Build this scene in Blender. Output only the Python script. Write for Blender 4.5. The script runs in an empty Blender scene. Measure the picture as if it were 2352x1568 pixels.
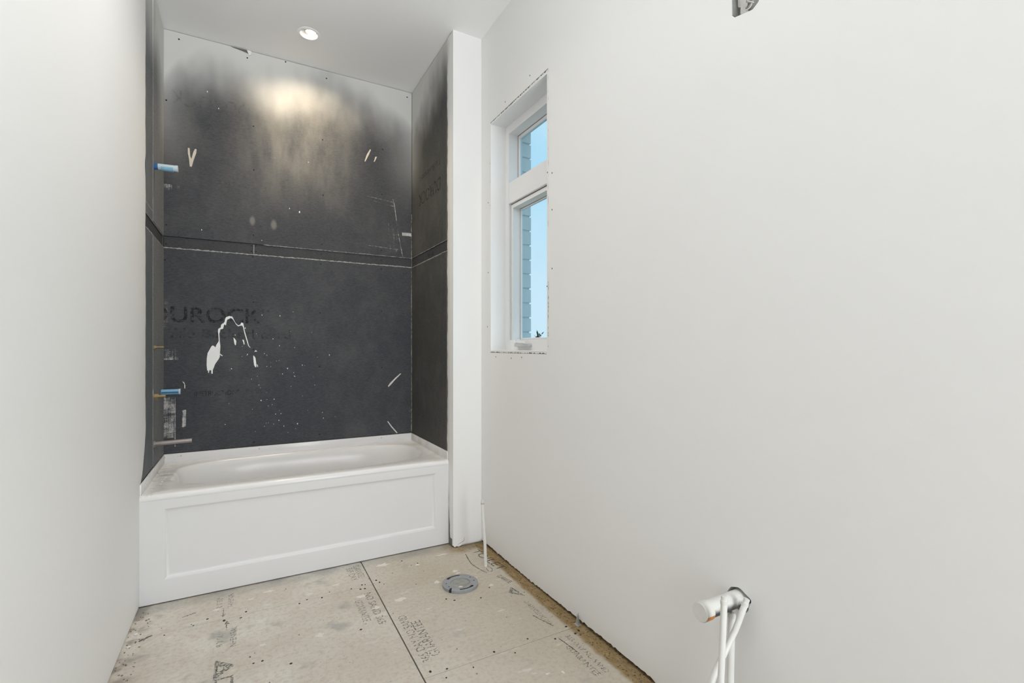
import bpy, bmesh, math, random
from mathutils import Vector, Matrix
R = math.radians
random.seed(11)
scene = bpy.context.scene
C = scene.collection

# ------------------------------------------------------------------ camera, world, light, exposure
cam_d = bpy.data.cameras.new('camera'); cam = bpy.data.objects.new('camera', cam_d); C.objects.link(cam)
cam_d.sensor_width = 36.0; cam_d.lens = 36.0 * 1110.25 / 2352.0
cam_d.shift_y = 14.0 / 2352.0; cam_d.clip_start = 0.02
cam.location = (0, 0, 1.2037); cam.rotation_euler = (R(90), 0, R(-28.82))
scene.camera = cam
vs = scene.view_settings
vs.view_transform = 'Standard'; vs.look = 'None'; vs.gamma = 1.0; vs.use_curve_mapping = False
vs.exposure = 0.20

world = bpy.data.worlds.new('sky'); scene.world = world; world.use_nodes = True
wn = world.node_tree; wn.nodes.clear()
wo = wn.nodes.new('ShaderNodeOutputWorld'); wb = wn.nodes.new('ShaderNodeBackground')
tc = wn.nodes.new('ShaderNodeTexCoord'); sx = wn.nodes.new('ShaderNodeSeparateXYZ')
ramp = wn.nodes.new('ShaderNodeValToRGB')
ramp.color_ramp.elements[0].position = 0.0; ramp.color_ramp.elements[0].color = (0.98, 1.0, 1.0, 1)
ramp.color_ramp.elements[1].position = 0.42; ramp.color_ramp.elements[1].color = (0.62, 0.88, 1.0, 1)
wnz = wn.nodes.new('ShaderNodeTexNoise'); wnz.inputs['Scale'].default_value = 3.5; wnz.inputs['Detail'].default_value = 5
wmr = wn.nodes.new('ShaderNodeMapRange'); wmr.inputs['From Min'].default_value = 0.46; wmr.inputs['From Max'].default_value = 0.72
wmx = wn.nodes.new('ShaderNodeMix'); wmx.data_type = 'RGBA'; wmx.inputs[7].default_value = (1.0, 1.02, 1.05, 1)
L = wn.links.new
L(tc.outputs['Generated'], sx.inputs[0]); L(sx.outputs['Z'], ramp.inputs[0])
L(tc.outputs['Generated'], wnz.inputs['Vector']); L(wnz.outputs[0], wmr.inputs['Value'])
L(wmr.outputs[0], wmx.inputs[0]); L(ramp.outputs[0], wmx.inputs[6])
L(wmx.outputs[2], wb.inputs[0]); wb.inputs[1].default_value = 0.92
L(wb.outputs[0], wo.inputs[0])

def area_light(name, loc, rot, sx_, sy_, power, col):
    d = bpy.data.lights.new(name, 'AREA'); d.shape = 'RECTANGLE'; d.size = sx_; d.size_y = sy_
    d.energy = power; d.color = col
    o = bpy.data.objects.new(name, d); C.objects.link(o); o.location = loc; o.rotation_euler = rot
    return o
# fill light added in the unseen doorway behind the camera
area_light('doorway_fill', (0.90, -1.96, 1.12), (R(90), 0, 0), 0.70, 2.0, 46, (0.94, 0.97, 1.0))

# ------------------------------------------------------------------ measurements (metres)
XL, XR, XW = -0.434, 1.090, 1.277        # left wall, alcove right side, right wall
YB, YF, YC = 3.537, 2.784, 2.716         # alcove back, tub front, wing wall front
ZC = 3.113
YN = -2.0                                # wall behind the camera
S1, S2 = 1.872, 1.803                    # board joint strip
LIP = 0.565

# ------------------------------------------------------------------ mesh helpers
def link(name, bm, mat=None, parent=None, smooth=None):
    me = bpy.data.meshes.new(name)
    bmesh.ops.recalc_face_normals(bm, faces=bm.faces)
    bm.to_mesh(me); bm.free()
    if mat: me.materials.append(mat)
    if smooth is not None:
        me.shade_smooth(); me.set_sharp_from_angle(angle=R(smooth))
    o = bpy.data.objects.new(name, me); C.objects.link(o)
    if parent: o.parent = parent
    return o
def tag(o, label, cat, group=None, kind=None):
    o['label'] = label; o['category'] = cat
    if group: o['group'] = group
    if kind: o['kind'] = kind
    return o
def empty(name, loc=(0, 0, 0)):
    o = bpy.data.objects.new(name, None); C.objects.link(o); o.location = loc; o.empty_display_size = 0.1
    return o
def adopt(child, parent):
    """parent keeping the world placement (no rotation on parents here)"""
    child.parent = parent
    child.matrix_parent_inverse = Matrix.Translation(-Vector(parent.location))
    return child
def box(bm, x0, x1, y0, y1, z0, z1):
    v = [bm.verts.new(p) for p in ((x0,y0,z0),(x1,y0,z0),(x1,y1,z0),(x0,y1,z0),(x0,y0,z1),(x1,y0,z1),(x1,y1,z1),(x0,y1,z1))]
    fs = [bm.faces.new([v[i] for i in f]) for f in ((0,3,2,1),(4,5,6,7),(0,1,5,4),(1,2,6,5),(2,3,7,6),(3,0,4,7))]
    return v, fs
def bbox(name, dims, mat, parent=None, bevel=0.0, seg=1):
    bm = bmesh.new(); box(bm, *dims)
    if bevel: bmesh.ops.bevel(bm, geom=bm.edges[:], offset=bevel, segments=seg, affect='EDGES', profile=0.5)
    return link(name, bm, mat, parent, 40 if bevel and seg > 1 else None)
def frame_of(d):
    d = d.normalized(); a = Vector((0, 0, 1)) if abs(d.z) < 0.9 else Vector((1, 0, 0))
    u = d.cross(a).normalized(); return u, d.cross(u).normalized()
def tube(bm, pts, r, n=14, cap=True, radii=None):
    pts = [Vector(p) for p in pts]; rings = []
    u = None
    for i, p in enumerate(pts):
        d = (pts[min(i+1, len(pts)-1)] - pts[max(i-1, 0)]).normalized()
        if u is None: u, w = frame_of(d)
        else:
            u = (u - d * u.dot(d)).normalized(); w = d.cross(u)
        rr = radii[i] if radii else r
        rings.append([bm.verts.new(p + (u*math.cos(2*math.pi*k/n) + w*math.sin(2*math.pi*k/n))*rr) for k in range(n)])
    for a, b in zip(rings, rings[1:]):
        for k in range(n): bm.faces.new((a[k], a[(k+1)%n], b[(k+1)%n], b[k]))
    if cap:
        bm.faces.new(rings[0]); bm.faces.new(rings[-1])
    return rings
def tubeobj(name, pts, r, mat, parent=None, n=14, cap=True, radii=None):
    bm = bmesh.new(); tube(bm, pts, r, n, cap, radii); return link(name, bm, mat, parent, 35)
def lathe(name, prof, mat, parent=None, n=40, origin=(0,0,0), closed=False):
    """prof: (r, z) list turned about z at origin"""
    bm = bmesh.new(); rings = []
    for r, z in prof:
        if r < 1e-6: rings.append([bm.verts.new((origin[0], origin[1], origin[2]+z))]); continue
        rings.append([bm.verts.new((origin[0]+r*math.cos(2*math.pi*k/n), origin[1]+r*math.sin(2*math.pi*k/n), origin[2]+z)) for k in range(n)])
    prs = list(zip(rings, rings[1:])) + ([(rings[-1], rings[0])] if closed else [])
    for a, b in prs:
        for k in range(n):
            k2 = (k+1) % n
            if len(a) == 1 and len(b) == 1: continue
            if len(a) == 1: bm.faces.new((a[0], b[k2], b[k]))
            elif len(b) == 1: bm.faces.new((a[k], a[k2], b[0]))
            else: bm.faces.new((a[k], a[k2], b[k2], b[k]))
    return link(name, bm, mat, parent, 35)
def poly(bm, pts, mapf, lift0, lift1):
    """flat outline turned into a thin slab; mapf(u, v, lift) -> world"""
    a = [bm.verts.new(mapf(u, v, lift1)) for u, v in pts]; b = [bm.verts.new(mapf(u, v, lift0)) for u, v in pts]
    bm.faces.new(a); bm.faces.new(b[::-1]); n = len(pts)
    for k in range(n): bm.faces.new((a[k], b[k], b[(k+1)%n], a[(k+1)%n]))
onback = lambda u, v, l: (u, YB - l, v)
onleft = lambda u, v, l: (XL + l, u, v)
onside = lambda u, v, l: (XR - l, u, v)
onright = lambda u, v, l: (XW - l, u, v)
onfloor = lambda u, v, l: (u, v, l)
def circ(cx, cy, r, n=28, ry=None): return [(cx + r*math.cos(2*math.pi*k/n), cy + (ry or r)*math.sin(2*math.pi*k/n)) for k in range(n)]
def plate(bm, u0, u1, v0, v1, holes, mapf, thick):
    """slab with openings. holes: (rect, outline or None); mapf(u, v, depth)"""
    us = sorted({u0, u1} | {x for h in holes for x in h[0][:2]}); vs_ = sorted({v0, v1} | {x for h in holes for x in h[0][2:]})
    inside = lambda u, v: any(h[0][0] < u < h[0][1] and h[0][2] < v < h[0][3] for h in holes)
    for a, b in zip(us, us[1:]):
        for c, d in zip(vs_, vs_[1:]):
            if inside((a+b)/2, (c+d)/2): continue
            for dep in (0, thick): bm.faces.new([bm.verts.new(mapf(u, v, dep)) for u, v in ((a,c),(b,c),(b,d),(a,d))])
    for (a, b, c, d), out in holes:
        o2 = out or [(a,c),(b,c),(b,d),(a,d)]
        n = len(o2)
        f = [bm.verts.new(mapf(u, v, 0)) for u, v in o2]; k = [bm.verts.new(mapf(u, v, thick)) for u, v in o2]
        for i in range(n): bm.faces.new((f[i], f[(i+1)%n], k[(i+1)%n], k[i]))
        if out:
            cx, cy = (a+b)/2, (c+d)/2
            def cast(p):
                dx, dy = p[0]-cx, p[1]-cy
                t = min(((b if dx > 0 else a)-cx)/dx if abs(dx) > 1e-9 else 1e9, ((d if dy > 0 else c)-cy)/dy if abs(dy) > 1e-9 else 1e9)
                return (cx+dx*t, cy+dy*t)
            for dep, ring in ((0, f), (thick, k)):
                e = [cast(p) for p in o2]; ev = [bm.verts.new(mapf(u, v, dep)) for u, v in e]
                for i in range(n):
                    j = (i+1) % n; vv = [ring[i], ring[j], ev[j]]
                    p, q = e[i], e[j]
                    if abs(p[0]-q[0]) > 1e-6 and abs(p[1]-q[1]) > 1e-6:
                        cr = (p[0], q[1]) if abs(p[0]-a) < 1e-6 or abs(p[0]-b) < 1e-6 else (q[0], p[1])
                        vv.append(bm.verts.new(mapf(cr[0], cr[1], dep)))
                    bm.faces.new(vv + [ev[i]])
    for u_, w_ in (((u0,v0),(u1,v0)), ((u1,v0),(u1,v1)), ((u1,v1),(u0,v1)), ((u0,v1),(u0,v0))):
        bm.faces.new([bm.verts.new(mapf(*p)) for p in ((*u_,0), (*w_,0), (*w_,thick), (*u_,thick))])

# ------------------------------------------------------------------ material helpers
class MT:
    def __init__(s, name):
        s.m = bpy.data.materials.new(name); s.m.use_nodes = True; s.t = s.m.node_tree
        s.b = s.t.nodes['Principled BSDF']; s.p = s.t.nodes.new('ShaderNodeNewGeometry').outputs['Position']
        s.xyz = None
    def n(s, typ, **kw):
        nd = s.t.nodes.new(typ)
        for k, v in kw.items(): setattr(nd, k, v)
        return nd
    def link(s, a, b): s.t.links.new(a, b)
    def put(s, sock, v):
        if hasattr(v, 'is_output'): s.link(v, sock)
        else: sock.default_value = v
    def ax(s, i):
        if s.xyz is None:
            s.xyz = s.n('ShaderNodeSeparateXYZ'); s.link(s.p, s.xyz.inputs[0])
        return s.xyz.outputs[i]
    def math(s, op, a, b=0.0, clamp=False):
        nd = s.n('ShaderNodeMath', operation=op, use_clamp=clamp); s.put(nd.inputs[0], a); s.put(nd.inputs[1], b); return nd.outputs[0]
    def noise(s, scale, stretch=(1,1,1), detail=3, rough=0.5, off=(0,0,0)):
        mp = s.n('ShaderNodeMapping'); s.link(s.p, mp.inputs[0]); mp.inputs['Scale'].default_value = stretch; mp.inputs['Location'].default_value = off
        nz = s.n('ShaderNodeTexNoise'); s.link(mp.outputs[0], nz.inputs['Vector'])
        nz.inputs['Scale'].default_value = scale; nz.inputs['Detail'].default_value = detail; nz.inputs['Roughness'].default_value = rough
        return nz.outputs[0]
    def voro(s, scale, stretch=(1,1,1)):
        mp = s.n('ShaderNodeMapping'); s.link(s.p, mp.inputs[0]); mp.inputs['Scale'].default_value = stretch
        nz = s.n('ShaderNodeTexVoronoi'); s.link(mp.outputs[0], nz.inputs['Vector']); nz.inputs['Scale'].default_value = scale
        return nz.outputs['Distance']
    def ramp(s, v, a, b, smooth=True):
        nd = s.n('ShaderNodeMapRange', interpolation_type='SMOOTHSTEP' if smooth else 'LINEAR')
        s.put(nd.inputs['Value'], v); s.put(nd.inputs['From Min'], a); s.put(nd.inputs['From Max'], b); return nd.outputs[0]
    def fall(s, v, a, b): return s.math('SUBTRACT', 1.0, s.ramp(v, a, b))
    def rect(s, i, a, b, j, c, d, e=0.012):
        x, z = s.ax(i), s.ax(j)
        r1 = s.math('MULTIPLY', s.ramp(x, a-e, a+e), s.fall(x, b-e, b+e)); r2 = s.math('MULTIPLY', s.ramp(z, c-e, c+e), s.fall(z, d-e, d+e))
        return s.math('MULTIPLY', r1, r2)
    def mix(s, fac, a, b):
        nd = s.n('ShaderNodeMix', data_type='RGBA'); s.put(nd.inputs[0], fac)
        for q, v in ((6, a), (7, b)): s.put(nd.inputs[q], v if hasattr(v, 'is_output') else (*v, 1))
        return nd.outputs[2]
    def bump(s, h, strength, dist=0.002):
        nd = s.n('ShaderNodeBump'); nd.inputs['Strength'].default_value = strength; nd.inputs['Distance'].default_value = dist
        s.link(h, nd.inputs['Height']); s.link(nd.outputs[0], s.b.inputs['Normal'])
    def done(s, col=None, rough=None, metal=None, spec=None):
        if col is not None: s.put(s.b.inputs['Base Color'], col if hasattr(col, 'is_output') else (*col, 1))
        if rough is not None: s.put(s.b.inputs['Roughness'], rough)
        if metal is not None: s.b.inputs['Metallic'].default_value = metal
        if spec is not None: s.b.inputs['Specular IOR Level'].default_value = spec
        return s.m
def plain(name, col, rough=0.6, metal=0.0, vary=0.06, scale=30):
    m = MT(name); nz = m.noise(scale, detail=2)
    k = [max(0, c*(1-vary)) for c in col]; l = [min(1, c*(1+vary)) for c in col]
    return m.done(m.mix(nz, k, l), rough, metal)
def worn_print(name, col, cover, scale=60, lo=0.42, alpha=0.8):
    """ink that has half rubbed off: ink or nothing, by noise"""
    m = MT(name); nz = m.noise(scale, detail=4, rough=0.7)
    a = m.math('MULTIPLY', m.ramp(nz, lo, lo+0.16), cover)
    m.link(a, m.b.inputs['Alpha']); return m.done(col, 0.8)

# paint on drywall
m = MT('white_wall_paint'); n1 = m.noise(1.2, detail=2); n2 = m.noise(260, detail=2)
m.bump(n2, 0.06, 0.001)
PAINT = m.done(m.mix(n1, (0.865, 0.865, 0.855), (0.885, 0.885, 0.875)), 0.55, spec=0.3)
m = MT('ceiling_paint'); n1 = m.noise(1.0, detail=2); n2 = m.noise(200, detail=2); m.bump(n2, 0.05, 0.001)
CEIL = m.done(m.mix(n1, (0.87, 0.87, 0.865), (0.89, 0.89, 0.885)), 0.8, spec=0.2)
DARKGAP = plain('dark_gap', (0.02, 0.019, 0.018), 0.9)
TORN = plain('torn_drywall_paper', (0.16, 0.15, 0.135), 0.9, vary=0.5, scale=300)

# cement board: charcoal with weave, dust, white overspray near the ceiling, scraped compound
def board_mat(name, base, dust_amt, side):
    m = MT(name); x, y, z = m.ax(0), m.ax(1), m.ax(2)
    st = (0.35, 0.35, 2.2)
    weave = m.noise(150, st, 4, 0.75); mott = m.noise(2.2, detail=4); mid = m.noise(14, (1, 1, 0.6), 4, 0.6)
    b2 = [c*1.75 for c in base]
    col = m.mix(m.ramp(weave, 0.36, 0.66), base, b2)
    du = m.math('MULTIPLY', m.ramp(m.math('ADD', m.math('MULTIPLY', mott, 0.6), m.math('MULTIPLY', mid, 0.4)), 0.42, 0.72), dust_amt)
    col = m.mix(du, col, (0.24, 0.235, 0.22))
    # fine white specks
    sp = m.fall(m.voro(150), 0.03, 0.07)
    gate = m.ramp(m.noise(5, detail=2, off=(3, 1, 2)), 0.54, 0.66)
    col = m.mix(m.math('MULTIPLY', m.math('MULTIPLY', sp, gate), 0.45), col, (0.55, 0.54, 0.52))
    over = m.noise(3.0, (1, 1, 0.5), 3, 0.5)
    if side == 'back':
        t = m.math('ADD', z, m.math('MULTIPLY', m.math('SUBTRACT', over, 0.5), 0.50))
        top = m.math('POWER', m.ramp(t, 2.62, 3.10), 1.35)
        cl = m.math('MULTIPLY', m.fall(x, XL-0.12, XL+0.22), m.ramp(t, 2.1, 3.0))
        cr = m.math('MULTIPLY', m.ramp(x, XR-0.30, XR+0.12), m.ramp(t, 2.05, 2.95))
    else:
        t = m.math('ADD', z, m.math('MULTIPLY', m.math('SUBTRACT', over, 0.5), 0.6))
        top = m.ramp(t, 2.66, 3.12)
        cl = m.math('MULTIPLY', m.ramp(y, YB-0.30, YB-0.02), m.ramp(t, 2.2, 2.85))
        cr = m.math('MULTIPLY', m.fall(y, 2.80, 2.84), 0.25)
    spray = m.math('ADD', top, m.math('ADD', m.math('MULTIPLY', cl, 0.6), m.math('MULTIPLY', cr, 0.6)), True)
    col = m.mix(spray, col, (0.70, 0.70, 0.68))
    if side == 'back':
        scr_n = m.noise(300, (0.55, 1, 1.1), 5, 0.95); scr_m = m.noise(16, (0.5, 1, 2.2), 3, 0.7); scr_v = m.noise(26, (2.4, 1, 0.25), 2, 0.6, (2,0,1))
        nn = m.math('ADD', m.math('MULTIPLY', scr_n, 0.5), m.math('ADD', m.math('MULTIPLY', scr_m, 0.25), m.math('MULTIPLY', scr_v, 0.25)))
        patches = [(-.44,-.385,2.140,2.190,.50), (-.376,-.345,2.155,2.19,.44), (-.44,-.402,2.055,2.089,.47), (-.43,-.40,2.41,2.53,.41),
                   (-.44,-.405,1.30,1.50,.47), (-.432,-.424,1.35,1.60,.60), (-.384,-.372,1.36,1.55,.46), (-.44,-.354,1.125,1.20,.49), (-.356,-.350,1.13,1.19,.55),
                   (-.44,-.414,.96,.99,.45), (-.44,-.373,.655,.912,.545), (-.382,-.369,.60,.91,.62), (-.352,-.327,.83,.905,.47), (-.345,-.315,.715,.83,.56),
                   (-.334,-.325,.56,.72,.50), (.90,.985,1.90,2.12,.46), (1.01,1.09,2.030,2.064,.58), (1.0,1.082,1.808,1.838,.55), (1.06,1.09,.69,.77,.46),
                   (1.080,1.09,.57,.68,.62), (1.080,1.09,1.50,1.78,.46), (1.083,1.09,1.32,1.42,.7), (.105,.235,2.44,2.55,.44), (.08,.28,2.46,2.76,.385), (.87,.885,.60,.70,.42), (.30,.56,2.40,2.85,.365)]
        tot = None
        for a, b, c, d, den in patches:
            v = m.math('MULTIPLY', m.rect(0, a, b, 2, c, d, 0.008), den)
            tot = v if tot is None else m.math('MAXIMUM', tot, v)
        # trowel lines on the right of the upper board
        lines = [((.60, 2.305), (.955, 2.272), .004), ((.62, 2.285), (.96, 2.242), .003), ((.955, 2.272), (.985, 2.05), .005), ((.985, 2.05), (1.02, 1.875), .006), ((.60, 1.945), (.99, 1.928), .003), ((.945,2.30),(.957,2.25),.004)]
        for (x0, z0), (x1, z1), w in lines:
            if abs(x1-x0) > abs(z1-z0):
                e = m.math('SUBTRACT', z, m.math('ADD', z0, m.math('MULTIPLY', m.math('SUBTRACT', x, x0), (z1-z0)/(x1-x0)))); r_ = m.math('MULTIPLY', m.ramp(x, x0, x0+0.2), m.fall(x, x1-.005, x1+.005))
            else:
                e = m.math('SUBTRACT', x, m.math('ADD', x0, m.math('MULTIPLY', m.math('SUBTRACT', z, z0), (x1-x0)/(z1-z0)))); r_ = m.math('MULTIPLY', m.ramp(z, z1-.005, z1+.005), m.fall(z, z0-.005, z0+.005))
            v = m.math('MULTIPLY', m.math('MULTIPLY', m.fall(m.math('ABSOLUTE', e), w*0.3, w), r_), 0.525)
            tot = m.math('MAXIMUM', tot, v)
        thr = m.math('SUBTRACT', 1.0, tot)
        sc = m.ramp(nn, m.math('SUBTRACT', thr, 0.0), m.math('ADD', thr, 0.09))
        col = m.mix(m.math('MULTIPLY', sc, 0.9), col, (0.66, 0.65, 0.64))
        glow_glaze = m.math('MULTIPLY', m.math('MULTIPLY', m.math('MULTIPLY', m.ramp(x, -0.15, 0.2), m.fall(x, 0.42, 0.80)), m.math('MULTIPLY', m.ramp(z, 2.0, 2.5), m.fall(z, 2.85, 3.0))), m.ramp(m.noise(5, (1.8, 1, 0.6), 4, 0.6, (8,0,3)), 0.1, 0.8))
        col = m.mix(m.math('MULTIPLY', glow_glaze, 0.30), col, (0.52, 0.49, 0.43))   # lamp glow painted in, with some thin brushed-on compound
        for cx, cz, rr in ((.036, 2.02, .022), (.16, 2.01, .024)):      # two pale hand smudges
            dx = m.math('SUBTRACT', x, cx); dz = m.math('MULTIPLY', m.math('SUBTRACT', z, cz), 0.55)
            dd = m.math('SQRT', m.math('ADD', m.math('MULTIPLY', dx, dx), m.math('MULTIPLY', dz, dz)))
            col = m.mix(m.math('MULTIPLY', m.fall(dd, rr*0.3, rr), 0.35), col, (0.4, 0.39, 0.36))
    else:
        streak = m.noise(9, (1, 4, 0.4), 3, 0.6)
        col = m.mix(m.math('MULTIPLY', m.ramp(streak, 0.55, 0.80), {'cement_board_left': 0.16, 'cement_board_pale': 0.2}.get(name, 0.04)), col, (0.36, 0.36, 0.35))
    m.bump(weave, 0.35, 0.0015)
    return m.done(col, 0.72, spec=0.35)
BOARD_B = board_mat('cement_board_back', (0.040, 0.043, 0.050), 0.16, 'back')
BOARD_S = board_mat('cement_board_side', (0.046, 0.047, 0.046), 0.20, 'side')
BOARD_L = board_mat('cement_board_left', (0.085, 0.095, 0.105), 0.35, 'side')  # paler, bluer base: real dust plus glancing light put into the colour
BOARD_D = board_mat('cement_board_pale', (0.12, 0.125, 0.13), 0.55, 'side')  # paler tone for the boards nearest the back corner
STRIP = board_mat('cement_board_offcut', (0.036, 0.038, 0.042), 0.08, 'none')
CHALK = plain('white_joint_line', (0.36, 0.36, 0.35), 0.9, vary=0.7, scale=120)
SPLASH = plain('white_paint_splash', (0.86, 0.86, 0.86), 0.35, vary=0.02)
KNOCK = plain('cream_compound', (0.62, 0.57, 0.48), 0.7, vary=0.15, scale=90)
INK = worn_print('faded_board_print', (0.012, 0.013, 0.016), 0.62, 55, 0.40)
INK2 = worn_print('very_faded_board_print', (0.015, 0.016, 0.018), 0.38, 45, 0.44)
INK3 = worn_print('ghost_of_board_print', (0.015, 0.016, 0.018), 0.16, 40, 0.46)
FINK = worn_print('faded_floor_ink', (0.12, 0.135, 0.13), 0.62, 110, 0.40)
FINK2 = worn_print('pencil_floor_ink', (0.06, 0.06, 0.058), 0.75, 140, 0.36)

SPOT = plain('trodden_plaster', (0.72, 0.695, 0.64), 0.85, vary=0.12, scale=70)
# subfloor panels: greyish overspray on tan board, bare tan along the right wall
m = MT('subfloor_panel'); x, y = m.ax(0), m.ax(1)
big = m.noise(2.0, detail=4); fine = m.noise(55, (1, 1, 1), 5, 0.7); fib = m.noise(34, (1.6, 0.7, 1), 5, 0.75); mid = m.noise(11, detail=4, rough=0.6)
pale = m.mix(m.ramp(big, 0.35, 0.65), (0.60, 0.56, 0.495), (0.70, 0.675, 0.62))
pale = m.mix(m.math('MULTIPLY', m.ramp(x, 0.15, 1.0), 0.55), pale, (0.45, 0.395, 0.305))
pale = m.mix(m.math('MULTIPLY', m.ramp(mid, 0.54, 0.72), 0.35), pale, (0.55, 0.43, 0.36))
pale = m.mix(m.math('MULTIPLY', m.ramp(fine, 0.42, 0.75), 0.4), pale, (0.30, 0.27, 0.225))
pale = m.mix(m.math('MULTIPLY', m.ramp(m.noise(7, detail=3, off=(5,2,0)), 0.60, 0.74), 0.6), pale, (0.34, 0.345, 0.33))
pale = m.mix(m.math('MULTIPLY', m.ramp(m.noise(8, (1,2.2,1), 3, 0.5, (1,7,0)), 0.64, 0.72), 0.55), pale, (0.70, 0.69, 0.65))
tan = m.mix(m.ramp(fib, 0.35, 0.7), (0.25, 0.175, 0.085), (0.36, 0.265, 0.14))
tan = m.mix(m.ramp(m.noise(90, detail=3), 0.58, 0.66), tan, (0.09, 0.06, 0.03))
edge = m.math('ADD', x, m.math('MULTIPLY', m.math('SUBTRACT', m.noise(16, detail=3), 0.5), 0.03))
bare = m.ramp(edge, 1.203, 1.228)
c2 = m.math('MULTIPLY', m.ramp(m.math('ADD', y, m.math('MULTIPLY', m.math('SUBTRACT', mid, 0.5), 0.10)), 2.60, 2.68), m.math('MULTIPLY', m.ramp(x, 0.98, 1.12), 0.75))
bare = m.math('MAXIMUM', bare, c2)
col = m.mix(bare, pale, tan)
dots = m.fall(m.voro(34), 0.05, 0.11); gate = m.ramp(m.noise(9, detail=2, off=(9,0,0)), 0.50, 0.62)
col = m.mix(m.math('MULTIPLY', m.math('MULTIPLY', dots, gate), 0.75), col, (0.09, 0.075, 0.06))
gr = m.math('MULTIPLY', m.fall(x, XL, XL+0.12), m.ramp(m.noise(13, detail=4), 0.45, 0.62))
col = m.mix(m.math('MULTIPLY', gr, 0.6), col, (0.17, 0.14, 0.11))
fr = m.math('MULTIPLY', m.ramp(y, 2.66, 2.78), m.ramp(m.noise(6, detail=4, off=(2,2,2)), 0.40, 0.62))
col = m.mix(m.math('MULTIPLY', fr, 0.5), col, (0.30, 0.30, 0.275))
scf = m.ramp(m.noise(30, (1.0, 0.25, 1), 4, 0.8, (4,4,0)), 0.66, 0.72)
col = m.mix(m.math('MULTIPLY', scf, 0.45), col, (0.13, 0.12, 0.10))
m.bump(m.math('ADD', fine, fib), 0.35, 0.0015)
FLOOR = m.done(col, 0.85, spec=0.2)
JOIST = plain('dark_underfloor', (0.03, 0.025, 0.02), 0.9)

m = MT('white_tub_acrylic'); x, y = m.ax(0), m.ax(1); z = m.ax(2)
onl = m.math('MULTIPLY', m.fall(x, -0.37, -0.33), m.ramp(z, 0.505, 0.512))
d1 = m.ramp(m.noise(20, (1, 1.6, 1), 4, 0.65), 0.55, 0.63); d2 = m.ramp(m.noise(32, (1, 2.5, 1), 4, 0.7, (3,1,0)), 0.60, 0.66)
col = m.mix(m.math('MULTIPLY', m.math('MULTIPLY', d1, onl), 0.35), (0.83, 0.83, 0.835), (0.52, 0.50, 0.46))
col = m.mix(m.math('MULTIPLY', m.math('MULTIPLY', d2, onl), 0.7), col, (0.30, 0.24, 0.14))
onr = m.math('MULTIPLY', m.ramp(x, 0.97, 1.04), m.ramp(z, 0.505, 0.512))
col = m.mix(m.math('MULTIPLY', m.math('MULTIPLY', onr, m.ramp(m.noise(9, detail=3), 0.42, 0.6)), 0.35), col, (0.58, 0.52, 0.42))
TUB = m.done(col, 0.16, spec=0.22)
TUBA = plain('white_tub_apron', (0.80, 0.80, 0.805), 0.32, vary=0.008)
VINYL = plain('white_window_vinyl', (0.92, 0.92, 0.925), 0.3, vary=0.01)
GASKET = plain('black_gasket', (0.03, 0.03, 0.032), 0.6)
NICKEL = plain('satin_crank', (0.62, 0.62, 0.64), 0.3, 0.3)
PEX = plain('white_plastic_tube', (0.78, 0.78, 0.76), 0.35, vary=0.04)
PVC = plain('overspray_white_pipe', (0.72, 0.72, 0.69), 0.5, vary=0.06)
ABS = plain('black_abs', (0.03, 0.03, 0.03), 0.5)
m = MT('sprayed_drain_pipe'); z = m.ax(2)
under = m.fall(m.math('ADD', z, m.math('MULTIPLY', m.math('SUBTRACT', m.noise(60, detail=3), 0.5), 0.012)), 0.452, 0.470)
PIPE = m.done(m.mix(m.math('MULTIPLY', under, m.ramp(m.ax(0), 1.13, 1.145)), (0.74, 0.74, 0.71), (0.04, 0.04, 0.04)), 0.45)
ORANGE = plain('orange_cement_stain', (0.55, 0.20, 0.03), 0.5, vary=0.2)
BRASS = plain('dusty_brass', (0.42, 0.33, 0.18), 0.35, 0.8, vary=0.25, scale=80)
STEEL = plain('dull_pipe_metal', (0.40, 0.36, 0.35), 0.38, 0.75, vary=0.15)
BLUE = plain('pale_blue_plastic', (0.22, 0.45, 0.62), 0.3, vary=0.2, scale=40)
BLUED = plain('deep_blue_plastic', (0.03, 0.13, 0.34), 0.35, vary=0.3, scale=50)
CLEARP = plain('milky_plastic', (0.55, 0.66, 0.72), 0.2, vary=0.1)
FLGREY = plain('grey_pvc_flange', (0.30, 0.315, 0.33), 0.5, vary=0.15, scale=60)
FLIN = plain('grey_pvc_knockout', (0.34, 0.345, 0.32), 0.6, vary=0.35, scale=45)
GALV = plain('galvanised_steel', (0.50, 0.50, 0.48), 0.42, 0.55, vary=0.2, scale=60)
GALVD = plain('box_inside', (0.46, 0.46, 0.44), 0.6, 0.0, vary=0.3)
WIRE = plain('oversprayed_wire', (0.70, 0.70, 0.66), 0.5, vary=0.06)
CRUMB = plain('plaster_crumb', (0.72, 0.70, 0.66), 0.8, vary=0.1)
m = MT('outer_brick'); nz = m.noise(30, detail=4)
BRICK = m.done(m.mix(nz, (0.80, 0.82, 0.82), (0.90, 0.90, 0.90)), 0.9); 
MORTAR = plain('pale_mortar', (0.80, 0.80, 0.79), 0.95, vary=0.15, scale=60)
GRASS = plain('far_ground', (0.14, 0.16, 0.10), 0.95, vary=0.4, scale=2)
LEAF = plain('tree_leaf', (0.05, 0.09, 0.05), 0.7, vary=0.4)
BARK = plain('tree_bark', (0.07, 0.06, 0.05), 0.9, vary=0.4)
m = MT('tinted_glass'); t = m.t; t.nodes.remove(m.b)
tr = m.n('ShaderNodeBsdfTransparent'); tr.inputs[0].default_value = (0.76, 0.88, 0.94, 1); gl = m.n('ShaderNodeBsdfGlossy'); gl.inputs[1].default_value = 0.02
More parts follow.
